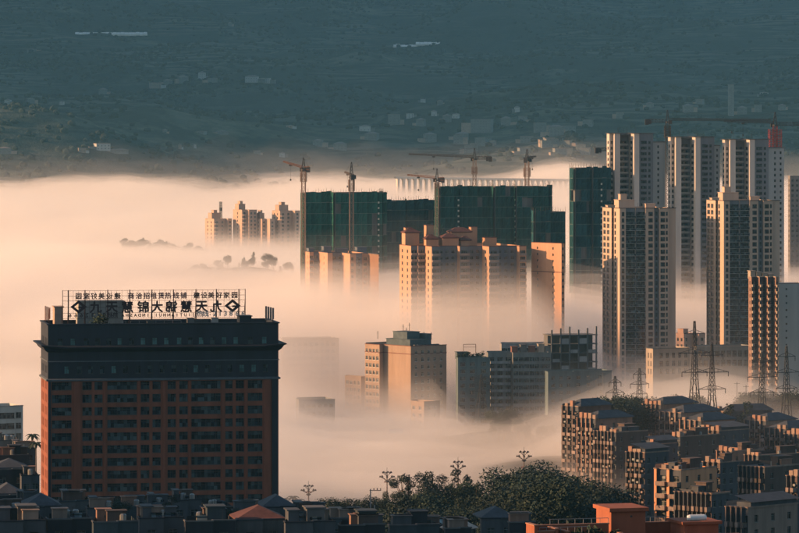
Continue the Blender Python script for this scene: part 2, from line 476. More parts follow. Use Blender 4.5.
# ------------------------------------------------------------------ dark brick hotel in front of the fog
def hotel():
    D = 585; s = D / 2268.0; a = math.radians(9.5); base = -128.0
    p = P(48, 325, D); root = empty('brick_hotel', 'large red brown brick hotel with navy crown storeys and flared cornice', 'hotel', (p.x, p.y, base), a)
    W_, DP = 60.0, 21.0
    Z = lambda y: -(y - YH) * s - base
    X = lambda x: (x - 48) * W_ / 229.0
    brick = mat('hotel_brick', (.20, .068, .04), .85, .3, .35, True)
    navy = mat('hotel_navy', (.014, .019, .032), .6, .35, .3, True)
    ledge = mat('hotel_ledge', (.10, .12, .14), .7, .2)
    cols = [(51.8, 71.3), (81.9, 91.3), (93.9, 102), (106.6, 136), (139.7, 148.3), (151.3, 159.6), (166.4, 174.6), (178, 186.6), (190, 219.3), (223.8, 231.3), (234.3, 242.6), (246.3, 261)]
    cm = [(X(u), X(v)) for u, v in cols]
    rows = [(Z(390.3 + 12.75 * k), Z(382.3 + 12.75 * k)) for k in range(14)]
    rows = [r for r in rows if r[0] > 1]
    w = MB(); zb = Z(380)
    w.facade((0, 0), (1, 0), 0, zb, W_, cm, rows, .35)
    put_windows(root, (0, 0), (1, 0), cm, rows, .35, G_BLUE, FR_DARK)
    lc = [(3, 4.2), (7, 8.2), (12.6, 13.8), (16.8, 18)]
    w.facade((0, DP), (0, -1), 0, zb, DP, lc, rows, .35)
    put_windows(root, (0, DP), (0, -1), lc, rows, .35, G_BLUE, FR_DARK)
    w.facade((W_, 0), (0, 1), 0, zb, DP, lc, rows, .35)
    put_windows(root, (W_, 0), (0, 1), lc, rows, .35, G_BLUE, FR_DARK)
    w.face(((W_, DP, 0), (0, DP, 0), (0, DP, zb), (W_, DP, zb)))
    w.build('wall', brick, root)
    # brick piers, proud of the wall, between the window groups; dark corner piers
    for x0, x1 in ((73.5, 80.2), (103.2, 105.5), (137, 138.6), (161.5, 164.6), (187.8, 189), (220.6, 222.6), (243.6, 245.2), (262.5, 269)):
        b = MB(); b.box(X(x0), X(x1), -.22, .0, 0, zb - .02); b.build('pier', brick, root)
    for x0, x1 in ((48.05, 50.6), (270.5, 276.9)):
        b = MB(); b.box(X(x0), X(x1), -.3, .05, 0, zb - .01); b.build('corner_pier', navy, root)
    # navy storeys
    zt = Z(325); w = MB()
    r2 = (Z(374), Z(366.5)); r1 = (Z(345.6), Z(338.6))
    c1 = [(X(u - 2.4), X(u + 2.4)) for u in (60, 72.5, 86, 97, 108, 119, 130.5, 142, 153.6, 165.2, 178, 189, 199.8, 211, 222.7, 234.3, 249, 262.9)]
    c2 = [(X(u - 2.4), X(u + 2.4)) for u in (66.5, 79, 90, 101.5, 113, 124.5, 137, 149, 161, 172.5, 184, 194.5, 206, 217, 228.5, 240.3, 252.3, 264)]
    teal1 = {72.5, 119, 142, 153.6, 165.2, 178, 199.8, 222.7, 234.3, 262.9}
    for (r, cc, za, zc) in ((r2, c2, zb, Z(352)), (r1, c1, Z(346.5), zt)):
        w.facade((0, 0), (1, 0), za, zc, W_, cc, [r], .3)
        w.facade((0, DP), (0, -1), za, zc, DP, lc, [r], .3); w.facade((W_, 0), (0, 1), za, zc, DP, lc, [r], .3)
        w.face(((W_, DP, za), (0, DP, za), (0, DP, zc), (W_, DP, zc)))
        reflecting = {72.5, 119, 142, 153.6, 165.2, 178, 199.8, 222.7, 234.3, 262.9} if cc is c1 else {66.5, 113, 194.5, 240.3, 252.3}
        reflecting = [X(u) for u in reflecting]
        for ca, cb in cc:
            gm = G_TEAL if any(abs((ca + cb) / 2 - q) < .4 for q in reflecting) else G_BLUE
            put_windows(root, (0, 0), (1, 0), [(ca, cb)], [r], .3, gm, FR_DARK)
        put_windows(root, (0, DP), (0, -1), lc, [r], .3, G_BLUE, FR_DARK)
    w.face(((0, 0, zt - 1), (W_, 0, zt - 1), (W_, DP, zt - 1), (0, DP, zt - 1)))
    w.build('crown_wall', navy, root)
    def ring(name, prof, m, lift=0):
        b = MB(); R_ = []
        for o, z in prof:
            R_.append([(-o, -o, z), (W_ * .08, -o, z), (W_ * .92, -o, z), (W_ + o, -o, z), (W_ + o, DP + o, z), (-o, DP + o, z)])
        for k in range(len(R_)):
            for j in (0, 3, 4, 5):
                x, y, z = R_[k][j]; R_[k][j] = (x, y, z + (lift if prof[k][0] > 1 else 0))
        for k in range(len(R_) - 1):
            for j in range(6):
                i = (j + 1) % 6
                b.face((R_[k][j], R_[k][i], R_[k + 1][i], R_[k + 1][j]))
        return b.build(name, m, root)
    ring('cornice', [(.0, Z(352.5)), (.15, Z(352.4)), (.3, Z(351.8)), (.7, Z(350.6)), (1.3, Z(349.2)), (1.9, Z(348.2)), (1.95, Z(347.2)), (1.7, Z(346.9)), (.02, Z(346))], navy, .55)
    ring('ledge', [(.01, Z(381.6)), (.45, Z(381.2)), (.5, Z(379.6)), (.01, Z(379))], ledge)
    ring('ledge', [(.01, Z(362.2)), (.22, Z(362.1)), (.22, Z(361.4)), (.01, Z(361.3))], ledge)
    ring('coping', [(.01, zt - .1), (.3, zt - .05), (.32, zt + .25), (-.35, zt + .26), (-.36, zt - 1)], navy)
    for k in range(26):       # bracket row under the upper ledge
        b = MB(); x = 1.2 + k * (W_ - 2.4) / 25; b.box(x - .2, x + .2, -.2, .0, Z(364.6), Z(362.4)); b.build('bracket', navy, root)
    tan = mat('stair_house_plaster', (.36, .27, .22), .9, .2); teal = mat('lift_house_plaster', (.30, .30, .28), .9, .2)
    roof_box(root, X(57.5), X(66), 9, 14, zt - 1, (325 - 309) * s + 1, tan)
    roof_box(root, X(82), X(127), 11, 18, zt - 1, (325 - 304) * s + 1, teal, 'lift_house')
    roof_box(root, X(239), X(251), 2, 7, zt - 1, (325 - 318.5) * s + 1, navy)
    for k, (x, m_, h) in enumerate(((190, CONC_D, 1.3), (197, STEEL, .8), (214, CONC, 1.4), (204, STEEL, 1.0), (150, STEEL, .7))):
        b = MB(); b.box(X(x) - .9, X(x) + .9, 1.2, 2.6, zt - 1, zt + h); b.box(X(x) - 1, X(x) + 1, 1.1, 2.7, zt + h, zt + h + .12); b.build('rooftop_unit', m_, root)
    for x0, x1 in ((104, 125), (130, 180)):      # roof railing
        b = MB(); b.bar((X(x0), .5, zt + .9), (X(x1), .5, zt + .9), .05)
        for k in range(7): u = X(x0) + (X(x1) - X(x0)) * k / 6; b.bar((u, .5, zt), (u, .5, zt + .9), .04)
        b.build('railing', CONC, root)
    for x, h in ((96, 2.8), (100, 3.6), (105, 3.0)):
        potted(root, X(x), 1.8, zt - 1, h)
    # ---- sign frame standing on the roof
    sp = mat('sign_steel', (.06, .03, .028), .6, .2)
    sg = empty('rooftop_sign', 'big open steel grid sign with dark characters on the brick hotel roof', 'sign', root.matrix_basis @ Vector((X(64), 5.0, zt - 1)), a)
    x1 = X(246.5) - X(64); zT = (325 - 291.5) * s + 1; zB = (325 - 319.8) * s + 1
    XS = lambda x: X(x) - X(64)
    ZS = lambda y: (325 - y) * s + 1
    for xp in (64.3, 70, 86.5, 109, 131, 153, 174.5, 197, 217.5, 240, 246.3):
        b = MB(); r = .09 if xp in (64.3, 246.3) else .17
        b.bar((XS(xp), .25, 0), (XS(xp), .25, zT + .1), r)
        b.bar((XS(xp), .25, zT * .75), (XS(xp), 3.2, 0), .1)
        for k in range(6): b.bar((XS(xp), .25 + (2.9 * (5 - k) / 5 * .25), zT * .75 * k / 6), (XS(xp), .25, zT * .75 * (k + 1) / 6), .05)
        b.build('post', sp, sg)
    for y in (291.8, 297.2, 302.0, 308.6, 314.3, 319.8):
        b = MB(); b.bar((0, .0, ZS(y)), (x1, .0, ZS(y)), .055); b.build('rail', sp, sg)
    for k in range(35):
        b = MB(); u = x1 * k / 34; b.bar((u, .03, zB), (u, .03, zT), .04); b.build('upright', sp, sg)
    ink = mat('sign_letters', (.035, .016, .022), .6, .2); inkp = mat('sign_letters_purple', (.05, .02, .05), .6, .2); white = mat('sign_digits', (.32, .34, .35), .6, .2)
    def row(chars, pxs, y, h_px, mirror, m, bold=.03, wide=1.0):
        for ch, x in zip(chars, pxs):
            me_ = text_mesh(ch, h_px * s * 1.12, .1, mirror, bold, m)
            o = inst('character', me_, sg, (XS(x), -.12, ZS(y)))
            o.scale = (wide, 1, 1)
    row('园家好美设建', [80, 87.6, 95, 102.8, 110.5, 118.5], 297.2, 6.0, True, ink)
    row('商洽招租赁热线铺', [132, 140, 147.5, 154.5, 162, 169, 177, 184.5], 297.2, 6.0, False, inkp)
    row('建设美好家园', [197.5, 205, 212, 220, 227.5, 235.5], 297.2, 6.0, False, ink)
    row('九天慧锦大', [97, 113, 128.5, 144, 158], 308.4, 11, False, ink, .035)
    row('锦慧天九', [172.5, 187, 202.5, 217], 308.4, 11, True, ink, .035)
    row('6662312线热', [71.5 + i * 5.6 for i in range(9)], 316.4, 5.2, True, ink)
    row('AHSADNIJIUHNAITUIJ', [124 + i * 4.15 for i in range(18)], 316.8, 3.8, True, ink, .04)
    row('热线:2138666', [200.5, 206.5, 211, 215.5, 221, 226.5, 232, 238, 244], 315.6, 6.2, False, white)
    for xc in (80, 233.5):        # hollow diamond emblem
        b = MB(); cx, cz = XS(xc), ZS(308); R = 2.15; r = 1.15
        o4 = [(cx - R, cz), (cx, cz + R * .8), (cx + R, cz), (cx, cz - R * .8)]; i4 = [(cx - r, cz), (cx, cz + r * .8), (cx + r * .9, cz), (cx, cz - r * .8)]
        for k in range(4):
            j = (k + 1) % 4
            if k == 2: i4j = (cx + .2, cz - .1)
            for yy in (-.17, -.07):
                b.face([(q[0], yy, q[1]) for q in (o4[k], o4[j], i4[j], i4[k])])
        b.box(cx - .1, cx + 1.5, -.16, -.08, cz - .35, cz + .1)
        b.build('emblem', ink, sg)
    # ---- corner billboards
    for xl, xr, y0, lab, m_ in ((43.5, 49, 14.5, 'small weathered billboard on the left roof corner of the brick hotel', mat('board_rust', (.34, .2, .15), .8, .4, 1.2)),
                                (265.5, 274.2, 4.0, 'small slatted billboard on the right roof corner of the brick hotel', mat('board_grey', (.20, .16, .15), .8, .3, 1.2))):
        w_ = (xr - xl) * s * 1.1; x0 = X(xl) if xl > 100 else X(49.5)
        bo = empty('billboard', lab, 'billboard', root.matrix_basis @ Vector((x0, y0, zt - 1)), a + (0 if xl > 100 else .12))
        h0, h1 = 1.6, (325 - 308.5) * s + 1
        n = 4
        for k in range(n):
            b = MB(); u = w_ * k / n; b.box(u + .06, u + w_ / n - .06, -.1, .1, h0 + .25 * (k == n - 1), h1 - .25 * k * .6); b.build('panel', m_, bo)
        for u in (.3, w_ - .3):
            b = MB(); b.bar((u, .2, 0), (u, .2, h1 - .8), .08); b.bar((u, .2, h1 * .7), (u, 1.6, 0), .06); b.build('post', sp, bo)
    return root

def potted(root, x, y, z, h):
    r2 = random.Random(int(x * 10)); b = MB()
    b.bar((x, y, z), (x, y, z + h * .5), .09, 1, 5)
    for k in range(90):
        t = Vector((r2.gauss(0, .5), r2.gauss(0, .5), r2.gauss(0, .5))) * h * .35; c_ = Vector((x, y, z + h * .68)) + t
        u = Vector((r2.uniform(-1, 1), r2.uniform(-1, 1), r2.uniform(-1, 1))).normalized() * .28; w = u.cross(Vector((r2.random(), r2.random(), .3))).normalized() * .22
        b.face((c_ - u, c_ - w, c_ + u, c_ + w), 0)
    b.build('roof_shrub', [LEAF, BARK], root)

LEAF = mat('leaf', (.016, .032, .024), .8, .45, .4, ob_var=.3)
LEAF2 = mat('leaf_blue', (.014, .03, .028), .8, .45, .4, ob_var=.3)
BARK = mat('bark', (.06, .045, .035), .9, .3)
hotel()

# ------------------------------------------------------------------ residential towers on the right
CREAM = mat('tower_cream', (.40, .31, .25), .85, .12, .25, True)
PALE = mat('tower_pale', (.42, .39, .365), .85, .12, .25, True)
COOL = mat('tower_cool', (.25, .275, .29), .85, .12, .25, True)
SLAB = mat('slab_grey', (.30, .31, .31), .85, .15, .5)

DUSK = mat('recess_shade_slate', (.15, .165, .19), .85, .15, .25, True)  # shade of the tower recesses put into the wall colour
def front_tower(px0, ytop, label):
    segs = [('L', 9, [(.24, 4.4), (.64, 4.0)]), ('F', .5), ('R', 1.2), ('F', 1.2, [(.7, .9)]), ('L', 6.5, [(.3, 2.4)]), ('F', 6, [(.55, 1.3)]), ('R', 1.4),
            ('F', 9.5, [(.52, 4.2)], 'bBk'), ('L', .35), ('F', 9.5, [(.5, 4.2)], 'bBk'), ('L', .5), ('F', 2, []), ('F', 6.5, [(.45, 2.2)]), ('R', 1.5), ('F', 4.5, [(.6, .9)], 'k'), ('L', .9),
            ('F', 9, [(.35, 2.2), (.8, 1.0)]), ('R', .8), ('F', 7, [])]
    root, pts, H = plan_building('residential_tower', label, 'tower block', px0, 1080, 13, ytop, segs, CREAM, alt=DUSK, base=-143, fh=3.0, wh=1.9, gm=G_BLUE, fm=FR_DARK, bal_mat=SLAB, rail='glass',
                                 coping=mat('coping_dark', (.06, .06, .065), .8, .2), overhang=.25, par=1.0)
    xN = pts[-1][0]
    roof_box(root, xN * .28, xN * .55, 0, 8, H - .9, 4.2, CREAM)
    roof_box(root, xN * .33, xN * .44, 2, 6, H + 3.4, 2.6, CREAM, 'lift_house')
    roof_box(root, xN * .72, xN * .88, -3, 3, H - .9, 2.4, CREAM)
    roof_box(root, 1.0, 4.5, -6, -2, H - .9, 1.8, CREAM)
    for k in range(5):
        b = MB(); b.bar((xN * (.2 + .15 * k), 4, H), (xN * (.2 + .15 * k), 4, H + 2 + k % 3), .06); b.build('antenna', STEEL, root)
    return root
front_tower(602.5, 208, 'sunlit beige residential tower rising beside the green netted high rise')
front_tower(706.5, 200.5, 'sunlit beige residential tower behind the lower bay fronted block')

def back_tower(px0, ytop, wing, label, low=9):
    segs = [('L', 2.6, [(.5, 2.4)]), ('F', 1.2, []), ('R', .8), ('F', 2.4, [(.55, 1.3)]), ('L', 1.6), ('F', 5.5, []), ('R', 8), ('F', 8.5, [(.58, 3.6)], 'bBk'), ('L', 5.6, [(.45, 4.2)]), ('F', 5, []), ('R', 6),
            ('F', 14, [(.45, 3.2), (.78, 1.2)], 'k'), ]
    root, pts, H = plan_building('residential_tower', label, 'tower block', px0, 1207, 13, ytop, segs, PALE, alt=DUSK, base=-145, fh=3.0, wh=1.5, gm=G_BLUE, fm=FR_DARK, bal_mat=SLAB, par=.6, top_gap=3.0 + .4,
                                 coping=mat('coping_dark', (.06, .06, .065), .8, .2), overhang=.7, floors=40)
    xN, yN = pts[-1]
    s = 1207 / 2268.0; A = math.radians(13) + .07
    wl = wing * s / math.cos(A); Hw = H - low * s
    rows = []; z1 = Hw - 1.6
    while z1 > 4: rows.append((z1 - 1.4, z1)); z1 -= 3.0
    b = MB(); cc = [(wl * .35, wl * .35 + 1.0)] + ([(wl * .72, wl * .72 + 1.0)] if wing > 13 else [])
    b.facade((xN, yN + .01), (1, 0), 0, Hw, wl, cc, rows, .25)
    put_windows(root, (xN, yN + .01), (1, 0), cc, rows, .25, G_BLUE, FR_DARK)
    b.face(((xN + wl, yN + .01, 0), (xN + wl, yN + 14, 0), (xN + wl, yN + 14, Hw), (xN + wl, yN + .01, Hw))); b.face(((xN + wl, yN + 14, 0), (xN, yN + 14, 0), (xN, yN + 14, Hw), (xN + wl, yN + 14, Hw)))
    b.face(((xN, yN, Hw), (xN + wl, yN, Hw), (xN + wl, yN + 14, Hw), (xN, yN + 14, Hw)))
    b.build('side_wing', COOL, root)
    b = MB(); b.box(xN, xN + wl + .3, yN - .3, yN + 14, Hw, Hw + .5); b.build('wing_roof', CONC_D, root)
    # dark crown storey behind the front piers
    b = MB(); x6 = pts[6][0]
    b.box(pts[7][0] - 2 + .0, xN - .3, yN + .4, yN + 10, H - .9, H + .1); b.build('roof_slab', CONC_D, root)
    for k in range(3):
        b = MB(); x = xN * (.3 + .2 * k); b.bar((x, 4, H), (x, 4, H + 3.2), .07); b.build('antenna', STEEL, root)
    return root
back_tower(606.8, 133.5, 12, 'tall pale tower behind the beige tower next to the green netted high rise')
back_tower(668, 137, 5.5, 'tall pale tower standing between two other pale towers')
back_tower(722.3, 139.5, 15.5, 'tall pale tower with a wide plain side wing under the red crane mast')

# lower blocks at the foot of the towers
PINK = mat('plaster_pink', (.42, .27, .21), .85, .15, .4, True)
BEIGE = mat('plaster_beige', (.28, .24, .20), .85, .15, .4, True)
GREYP = mat('plaster_grey', (.16, .17, .17), .85, .2, .4, True)
MAROON = mat('plaster_maroon', (.15, .075, .062), .85, .2, .4, True)
TEALW = mat('plaster_teal', (.08, .115, .125), .85, .25, .4, True)
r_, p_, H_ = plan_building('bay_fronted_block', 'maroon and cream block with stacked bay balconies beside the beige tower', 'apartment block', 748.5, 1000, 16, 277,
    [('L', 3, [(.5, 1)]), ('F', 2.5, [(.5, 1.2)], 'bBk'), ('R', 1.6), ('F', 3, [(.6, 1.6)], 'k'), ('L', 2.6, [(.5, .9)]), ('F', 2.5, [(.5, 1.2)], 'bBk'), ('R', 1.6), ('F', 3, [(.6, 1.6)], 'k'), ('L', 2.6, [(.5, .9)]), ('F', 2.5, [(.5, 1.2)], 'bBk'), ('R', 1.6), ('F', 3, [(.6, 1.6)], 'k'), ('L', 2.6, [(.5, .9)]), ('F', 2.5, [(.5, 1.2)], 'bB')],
    mat('plaster_russet', (.22, .135, .105), .85, .2, .4, True), alt=mat('bay_shade_plum', (.06, .045, .05), .85, .2, .4, True), base=-143, bal_mat=BEIGE, coping=BEIGE, fh=2.9, back=10)  # plum alt wall paints the dark of the recesses between bays
for k in range(4):
    roof_box(r_, p_[-1][0] * (.04 + .25 * k), p_[-1][0] * (.04 + .25 * k) + 2.2, -1.5 - .5 * k, 2, H_ - .9, 3.4 - .5 * k, BEIGE, 'gable_block')
plan_building('blank_wall_block', 'grey slab block with a plain end wall and one column of small windows', 'apartment block', 775, 1010, 20, 284,
    [('L', 3.5, []), ('F', 19, [(.42, .9)]), ('R', 2), ('F', 14, [(.5, 2)])], mat('plain_grey', (.44, .41, .38), .9, .12, .2, True), base=-143, fh=3.1, wh=.9, coping=CONC_D)
plan_building('distant_tower', 'dark slim tower partly hidden behind the pale tower wing', 'tower block', 788, 1350, 20, 176,
    [('L', 2, [(.5, 1)]), ('F', 18, [(.15, 1.4), (.4, 1.4), (.65, 1.4), (.88, 1.4)])], mat('plain_dusk', (.16, .15, .15), .9, .2, .2, True), base=-148)
plan_building('podium_block', 'low podium with tall bays at the foot of the beige tower', 'podium', 646, 1020, 24, 349,
    [('L', 7, [(.35, .9), (.7, .9)]), ('F', 6, []), ('R', .8), ('F', 30, [(.1, 1.6), (.3, 1.6), (.5, 1.6), (.7, 1.6), (.9, 1.6)]), ('L', .6), ('F', 5, [])], BEIGE, base=-143, fh=3.6, wh=2.4, coping=CONC_D, floors=3)
plan_building('podium_block', 'long low podium with wide shop windows below the second beige tower', 'podium', 694, 1030, 20, 347,
    [('L', 3, []), ('F', 58, [(.06 + .098 * k, 2.1) for k in range(10)])], GREYP, base=-143, fh=4.2, wh=3.0, coping=BEIGE, floors=2)
r_, p_, H_ = plan_building('pink_block', 'small salmon pink block glimpsed between the two beige towers', 'apartment block', 676, 1060, 38, 334,
    [('L', 8, [(.25, 1.2), (.7, 1.2)]), ('F', 5, [(.5, 1.2)]), ('R', 1), ('F', 5, []), ('L', 5, [(.5, 1.2)]), ('F', 6, [(.5, 1.4)])], PINK, base=-143, back=8)
roof_box(r_, 1, 4, -4, 0, H_ - .9, 3, PINK)

# ------------------------------------------------------------------ peach housing in the fog
PEACH = mat('plaster_peach', (.40, .235, .155), .85, .12, .3, True)
PEACHD = mat('peach_shade_slate', (.10, .12, .15), .85, .2, .3, True)  # darkened wall tone for the shaded recesses and fronts of the peach blocks
RED_ROOF = mat('roof_maroon', (.10, .045, .04), .85, .3, .6)
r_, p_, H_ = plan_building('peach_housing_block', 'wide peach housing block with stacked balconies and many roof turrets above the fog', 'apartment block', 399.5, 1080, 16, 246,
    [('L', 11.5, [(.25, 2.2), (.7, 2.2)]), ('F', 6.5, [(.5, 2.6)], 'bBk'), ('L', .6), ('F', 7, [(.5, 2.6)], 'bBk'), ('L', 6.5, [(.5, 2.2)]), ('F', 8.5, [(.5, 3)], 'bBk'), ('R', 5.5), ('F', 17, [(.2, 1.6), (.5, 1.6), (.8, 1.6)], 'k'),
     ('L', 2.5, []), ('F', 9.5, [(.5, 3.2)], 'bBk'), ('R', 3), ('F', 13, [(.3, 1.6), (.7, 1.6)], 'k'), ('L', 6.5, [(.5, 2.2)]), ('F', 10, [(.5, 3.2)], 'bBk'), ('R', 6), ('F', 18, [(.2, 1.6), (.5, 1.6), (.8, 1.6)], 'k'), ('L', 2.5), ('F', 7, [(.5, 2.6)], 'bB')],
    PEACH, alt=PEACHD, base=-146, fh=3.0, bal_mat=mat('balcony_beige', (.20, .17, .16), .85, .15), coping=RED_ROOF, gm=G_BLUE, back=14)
xN = p_[-1][0]
for x0, x1, y0, y1, h, pr in ((2, 9, -3, 3, 6.5, 1), (3, 6, 0, 3, 9, 0), (11, 17, -8, -3, 3.5, 1), (14, 18, 2, 6, 10, 0), (19, 27, -9, -2, 4, 1), (26, 36, 0, 6, 6.5, 1), (36, 39, 0, 4, 9, 0), (29, 34, -6, -2, 2.6, 1), (41, 47, -6, -1, 4, 0),
                            (49, 60, -6, 4, 4.5, 1), (54, 58, -12, -8, 4, 1), (62, 74, -10, -2, 4.6, 1), (68, 71, -6, -2, 8, 0), (77, 88, -12, -4, 3.6, 1)):
    if x1 > xN - .5: continue
    o = roof_box(r_, x0, x1, y0, y1, H_ - .9, h, PEACH, 'roof_turret', RED_ROOF)
    if pr: pitched(r_, x0, x1, y0, y1, H_ - .9 + h + .5, 2.0, RED_ROOF, 'turret_roof')
r_, p_, H_ = plan_building('peach_housing_block', 'peach block with a broad sunlit gable wall and two columns of small windows', 'apartment block', 531.5, 1075, 40, 243.5,
    [('L', 30, [(.2, .9), (.72, .9)]), ('F', 3, [(.5, 1.2)])], PEACH, base=-146, fh=3.0, wh=1.2, coping=RED_ROOF, bands=[(-13.5, .35, RED_ROOF)], back=2)
r_, p_, H_ = plan_building('peach_housing_block', 'smaller peach block in front of the green netted site by the orange jib crane', 'apartment block', 305.5, 1170, 16, 252,
    [('L', 4, [(.5, .9)]), ('F', 4, [(.5, 2)], 'bB'), ('R', 1.5), ('F', 5, [(.6, 2)], 'k'), ('L', 9, [(.6, .8)]), ('F', 5, []), ('R', 3), ('F', 9, [(.3, 1.8), (.75, 1.8)], 'k'), ('L', 8, []), ('F', 6, [(.4, 1.2)], ''), ('F', 6, [(.4, 1.6)], 'bk'), ('R', 2), ('F', 6, [(.6, 1.6)]), ('L', 10, [])],
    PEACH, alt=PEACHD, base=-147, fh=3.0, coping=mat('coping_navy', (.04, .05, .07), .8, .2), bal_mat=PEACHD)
for x0, x1, h in ((1, 4, 2.5), (9, 13, 3.4), (16, 22, 2.2), (27, 32, 2.8)):
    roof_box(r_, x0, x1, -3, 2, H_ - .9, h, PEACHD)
# ------------------------------------------------------------------ netted construction sites
NET = mat('green_net', (.017, .073, .064), 1, .5, .5, True, spec=.05, ob_var=.3)
NET2 = mat('dark_green_net', (.013, .052, .05), 1, .5, .5, True, spec=.05, ob_var=.3)
NETB = mat('blue_green_net', (.013, .046, .056), 1, .5, .5, True, spec=.05, ob_var=.4)
def panel_mesh(w, h, seed):
    r2 = random.Random(seed); b = MB(); n, m = 4, 5
    dz = [[(r2.uniform(-.25, .3)) if 0 < i < n and 0 < j < m else 0 for i in range(n + 1)] for j in range(m + 1)]
    for j in range(m):
        for i in range(n):
            b.face([(w * ii / n, -dz[jj][ii], h * jj / m) for ii, jj in ((i, j), (i + 1, j), (i + 1, j + 1), (i, j + 1))])
    return b.mesh('net_panel', NET)
def netted(label, px0, D, a, ytop, segs, base=-150, net=NET, tier=6.1, pole=2.2, name='construction_site', lights=()):
    a_ = math.radians(a); s = D / 2268.0
    root, pts, H = plan_building(name, label, 'construction', px0, D, a, ytop, segs, CONC_D, base=base, floors=0, overhang=-.05, coping=CONC_D)
    lb = MB(); pb = MB(); cache = {}
    for i in range(len(pts) - 1):
        (x, y), (x2, y2) = pts[i], pts[i + 1]
        m = math.hypot(x2 - x, y2 - y)
        if m < .8: continue
        ux, uy = (x2 - x) / m, (y2 - y) / m; nx, ny = uy, -ux; ang = math.atan2(uy, ux)
        nc = max(1, round(m / 3.0)); w = m / nc
        z = H + .7
        zmin = max(2, H - 72)
        while z - tier > zmin:
            for k in range(nc):
                if rnd.random() < .025: continue
                key = (round(w, 1), rnd.randrange(4))
                if key not in cache:
                    cache[key] = panel_mesh(w - .06, tier - .14, len(cache)); cache[key].materials.clear(); cache[key].materials.append(net)
                inst('net_panel', cache[key], root, (x + ux * (w * k + .03) + nx * 1.0, y + uy * (w * k + .03) + ny * 1.0, z - tier + .07 + (rnd.uniform(-1.2, .5) if z > H else 0)), ang + rnd.uniform(-.02, .02))
            z -= tier
            lb.bar((x + nx * 1.15, y + ny * 1.15, z), (x2 + nx * 1.15, y2 + ny * 1.15, z), .09)
        for k in range(nc * 2 + 1):
            u = m * k / (nc * 2)
            pb.bar((x + ux * u + nx * .9, y + uy * u + ny * .9, H - 1), (x + ux * u + nx * .9, y + uy * u + ny * .9, H + pole * rnd.uniform(.45, 1.4)), .09)
    o = lb.build('scaffold_rail', mat('scaffold_pale', (.16, .20, .19), .7, .3), root)
    o = pb.build('scaffold_pole', mat('scaffold_pole', (.10, .09, .08), .7, .3), root); o['kind'] = 'stuff'
    for seg, z0, n in lights:       # pale lift shafts / ties showing through gaps in the net
        (x, y), (x2, y2) = pts[seg[0]], pts[seg[0] + 1]
        for k in range(n):
            f = seg[1]; px_, py_ = x + (x2 - x) * f, y + (y2 - y) * f
            m = math.hypot(x2 - x, y2 - y); ux, uy = (x2 - x) / m, (y2 - y) / m
            b = MB(); b.box(0, .9, -.16, 0, 0, 1.0)
            b.build('net_gap', mat('bare_concrete', (.42, .42, .38), .9, .2), root, (px_ + uy * 1.2, py_ - ux * 1.2, H - z0 - 3.05 * k), math.atan2(uy, ux))
    return root, pts, H
netted('green netted high rise shell with two cranes rising left of the others', 302, 1260, 22, 193,
       [('L', 3), ('F', 26), ('L', 4), ('F', 47), ('R', 5), ('F', 5)], lights=[((3, .9), 6, 14)])
netted('blue green netted block tucked between two larger green sites', 374, 1300, 18, 201, [('L', 3), ('F', 28), ('R', 3), ('F', 38)], net=NETB, base=-150)
netted('long dark green netted shell under three cranes behind the peach housing', 436, 1290, 16, 187,
       [('L', 4), ('F', 18), ('R', 2), ('F', 34), ('L', 3), ('F', 20), ('L', 1.5), ('F', 32), ('R', 3), ('F', 4)], net=NET2, lights=[((1, .95), 8, 16), ((5, .95), 8, 16)])
netted('low dark netted annex at the right end of the long green shell', 533, 1240, 16, 212, [('L', 2), ('F', 30)], net=NETB)
netted('slender green netted high rise beside the beige residential tower', 571, 1200, 24, 168, [('L', 4), ('F', 16), ('L', 1.5), ('F', 18)], net=NETB, base=-148, lights=[((3, .4), 9, 22)])

# ------------------------------------------------------------------ cranes
def lattice(b, p, q, w, step, r, mi=0, tri=False, w1=None):
    p = Vector(p); q = Vector(q); d = q - p; L_ = d.length; d.normalize()
    u = d.cross(Vector((0, 0, 1)) if abs(d.z) < .9 else Vector((0, 1, 0))).normalized(); v = u.cross(d).normalized()
    w1 = w if w1 is None else w1
    n = max(1, round(L_ / step))
    cs = [(-1, -1), (1, -1), (1, 1), (-1, 1)] if not tri else [(-1, 0), (1, 0), (0, 1.5)]
    def pt(k, c_):
        ww = w + (w1 - w) * k / n
        return p + d * (L_ * k / n) + (u * c_[0] + v * c_[1]) * ww / 2
    for c_ in cs: b.bar(pt(0, c_), pt(n, c_), r, mi)
    for k in range(n):
        for i in range(len(cs)):
            c0, c1 = cs[i], cs[(i + 1) % len(cs)]
            b.bar(pt(k, c0), pt(k + 1, c1) if k % 2 == 0 else pt(k + 1, c1), r * .55, mi)
            b.bar(pt(k, c0), pt(k, c1), r * .5, mi)
RUST = mat('crane_rust', (.20, .085, .04), .6, .3); YEL = mat('crane_dull', (.05, .04, .035), .6, .3); CDARK = mat('crane_dark', (.03, .03, .035), .6, .3); CRED = mat('crane_red', (.22, .03, .03), .6, .3)
PALEM = mat('mast_pale', (.20, .14, .11), .7, .3)
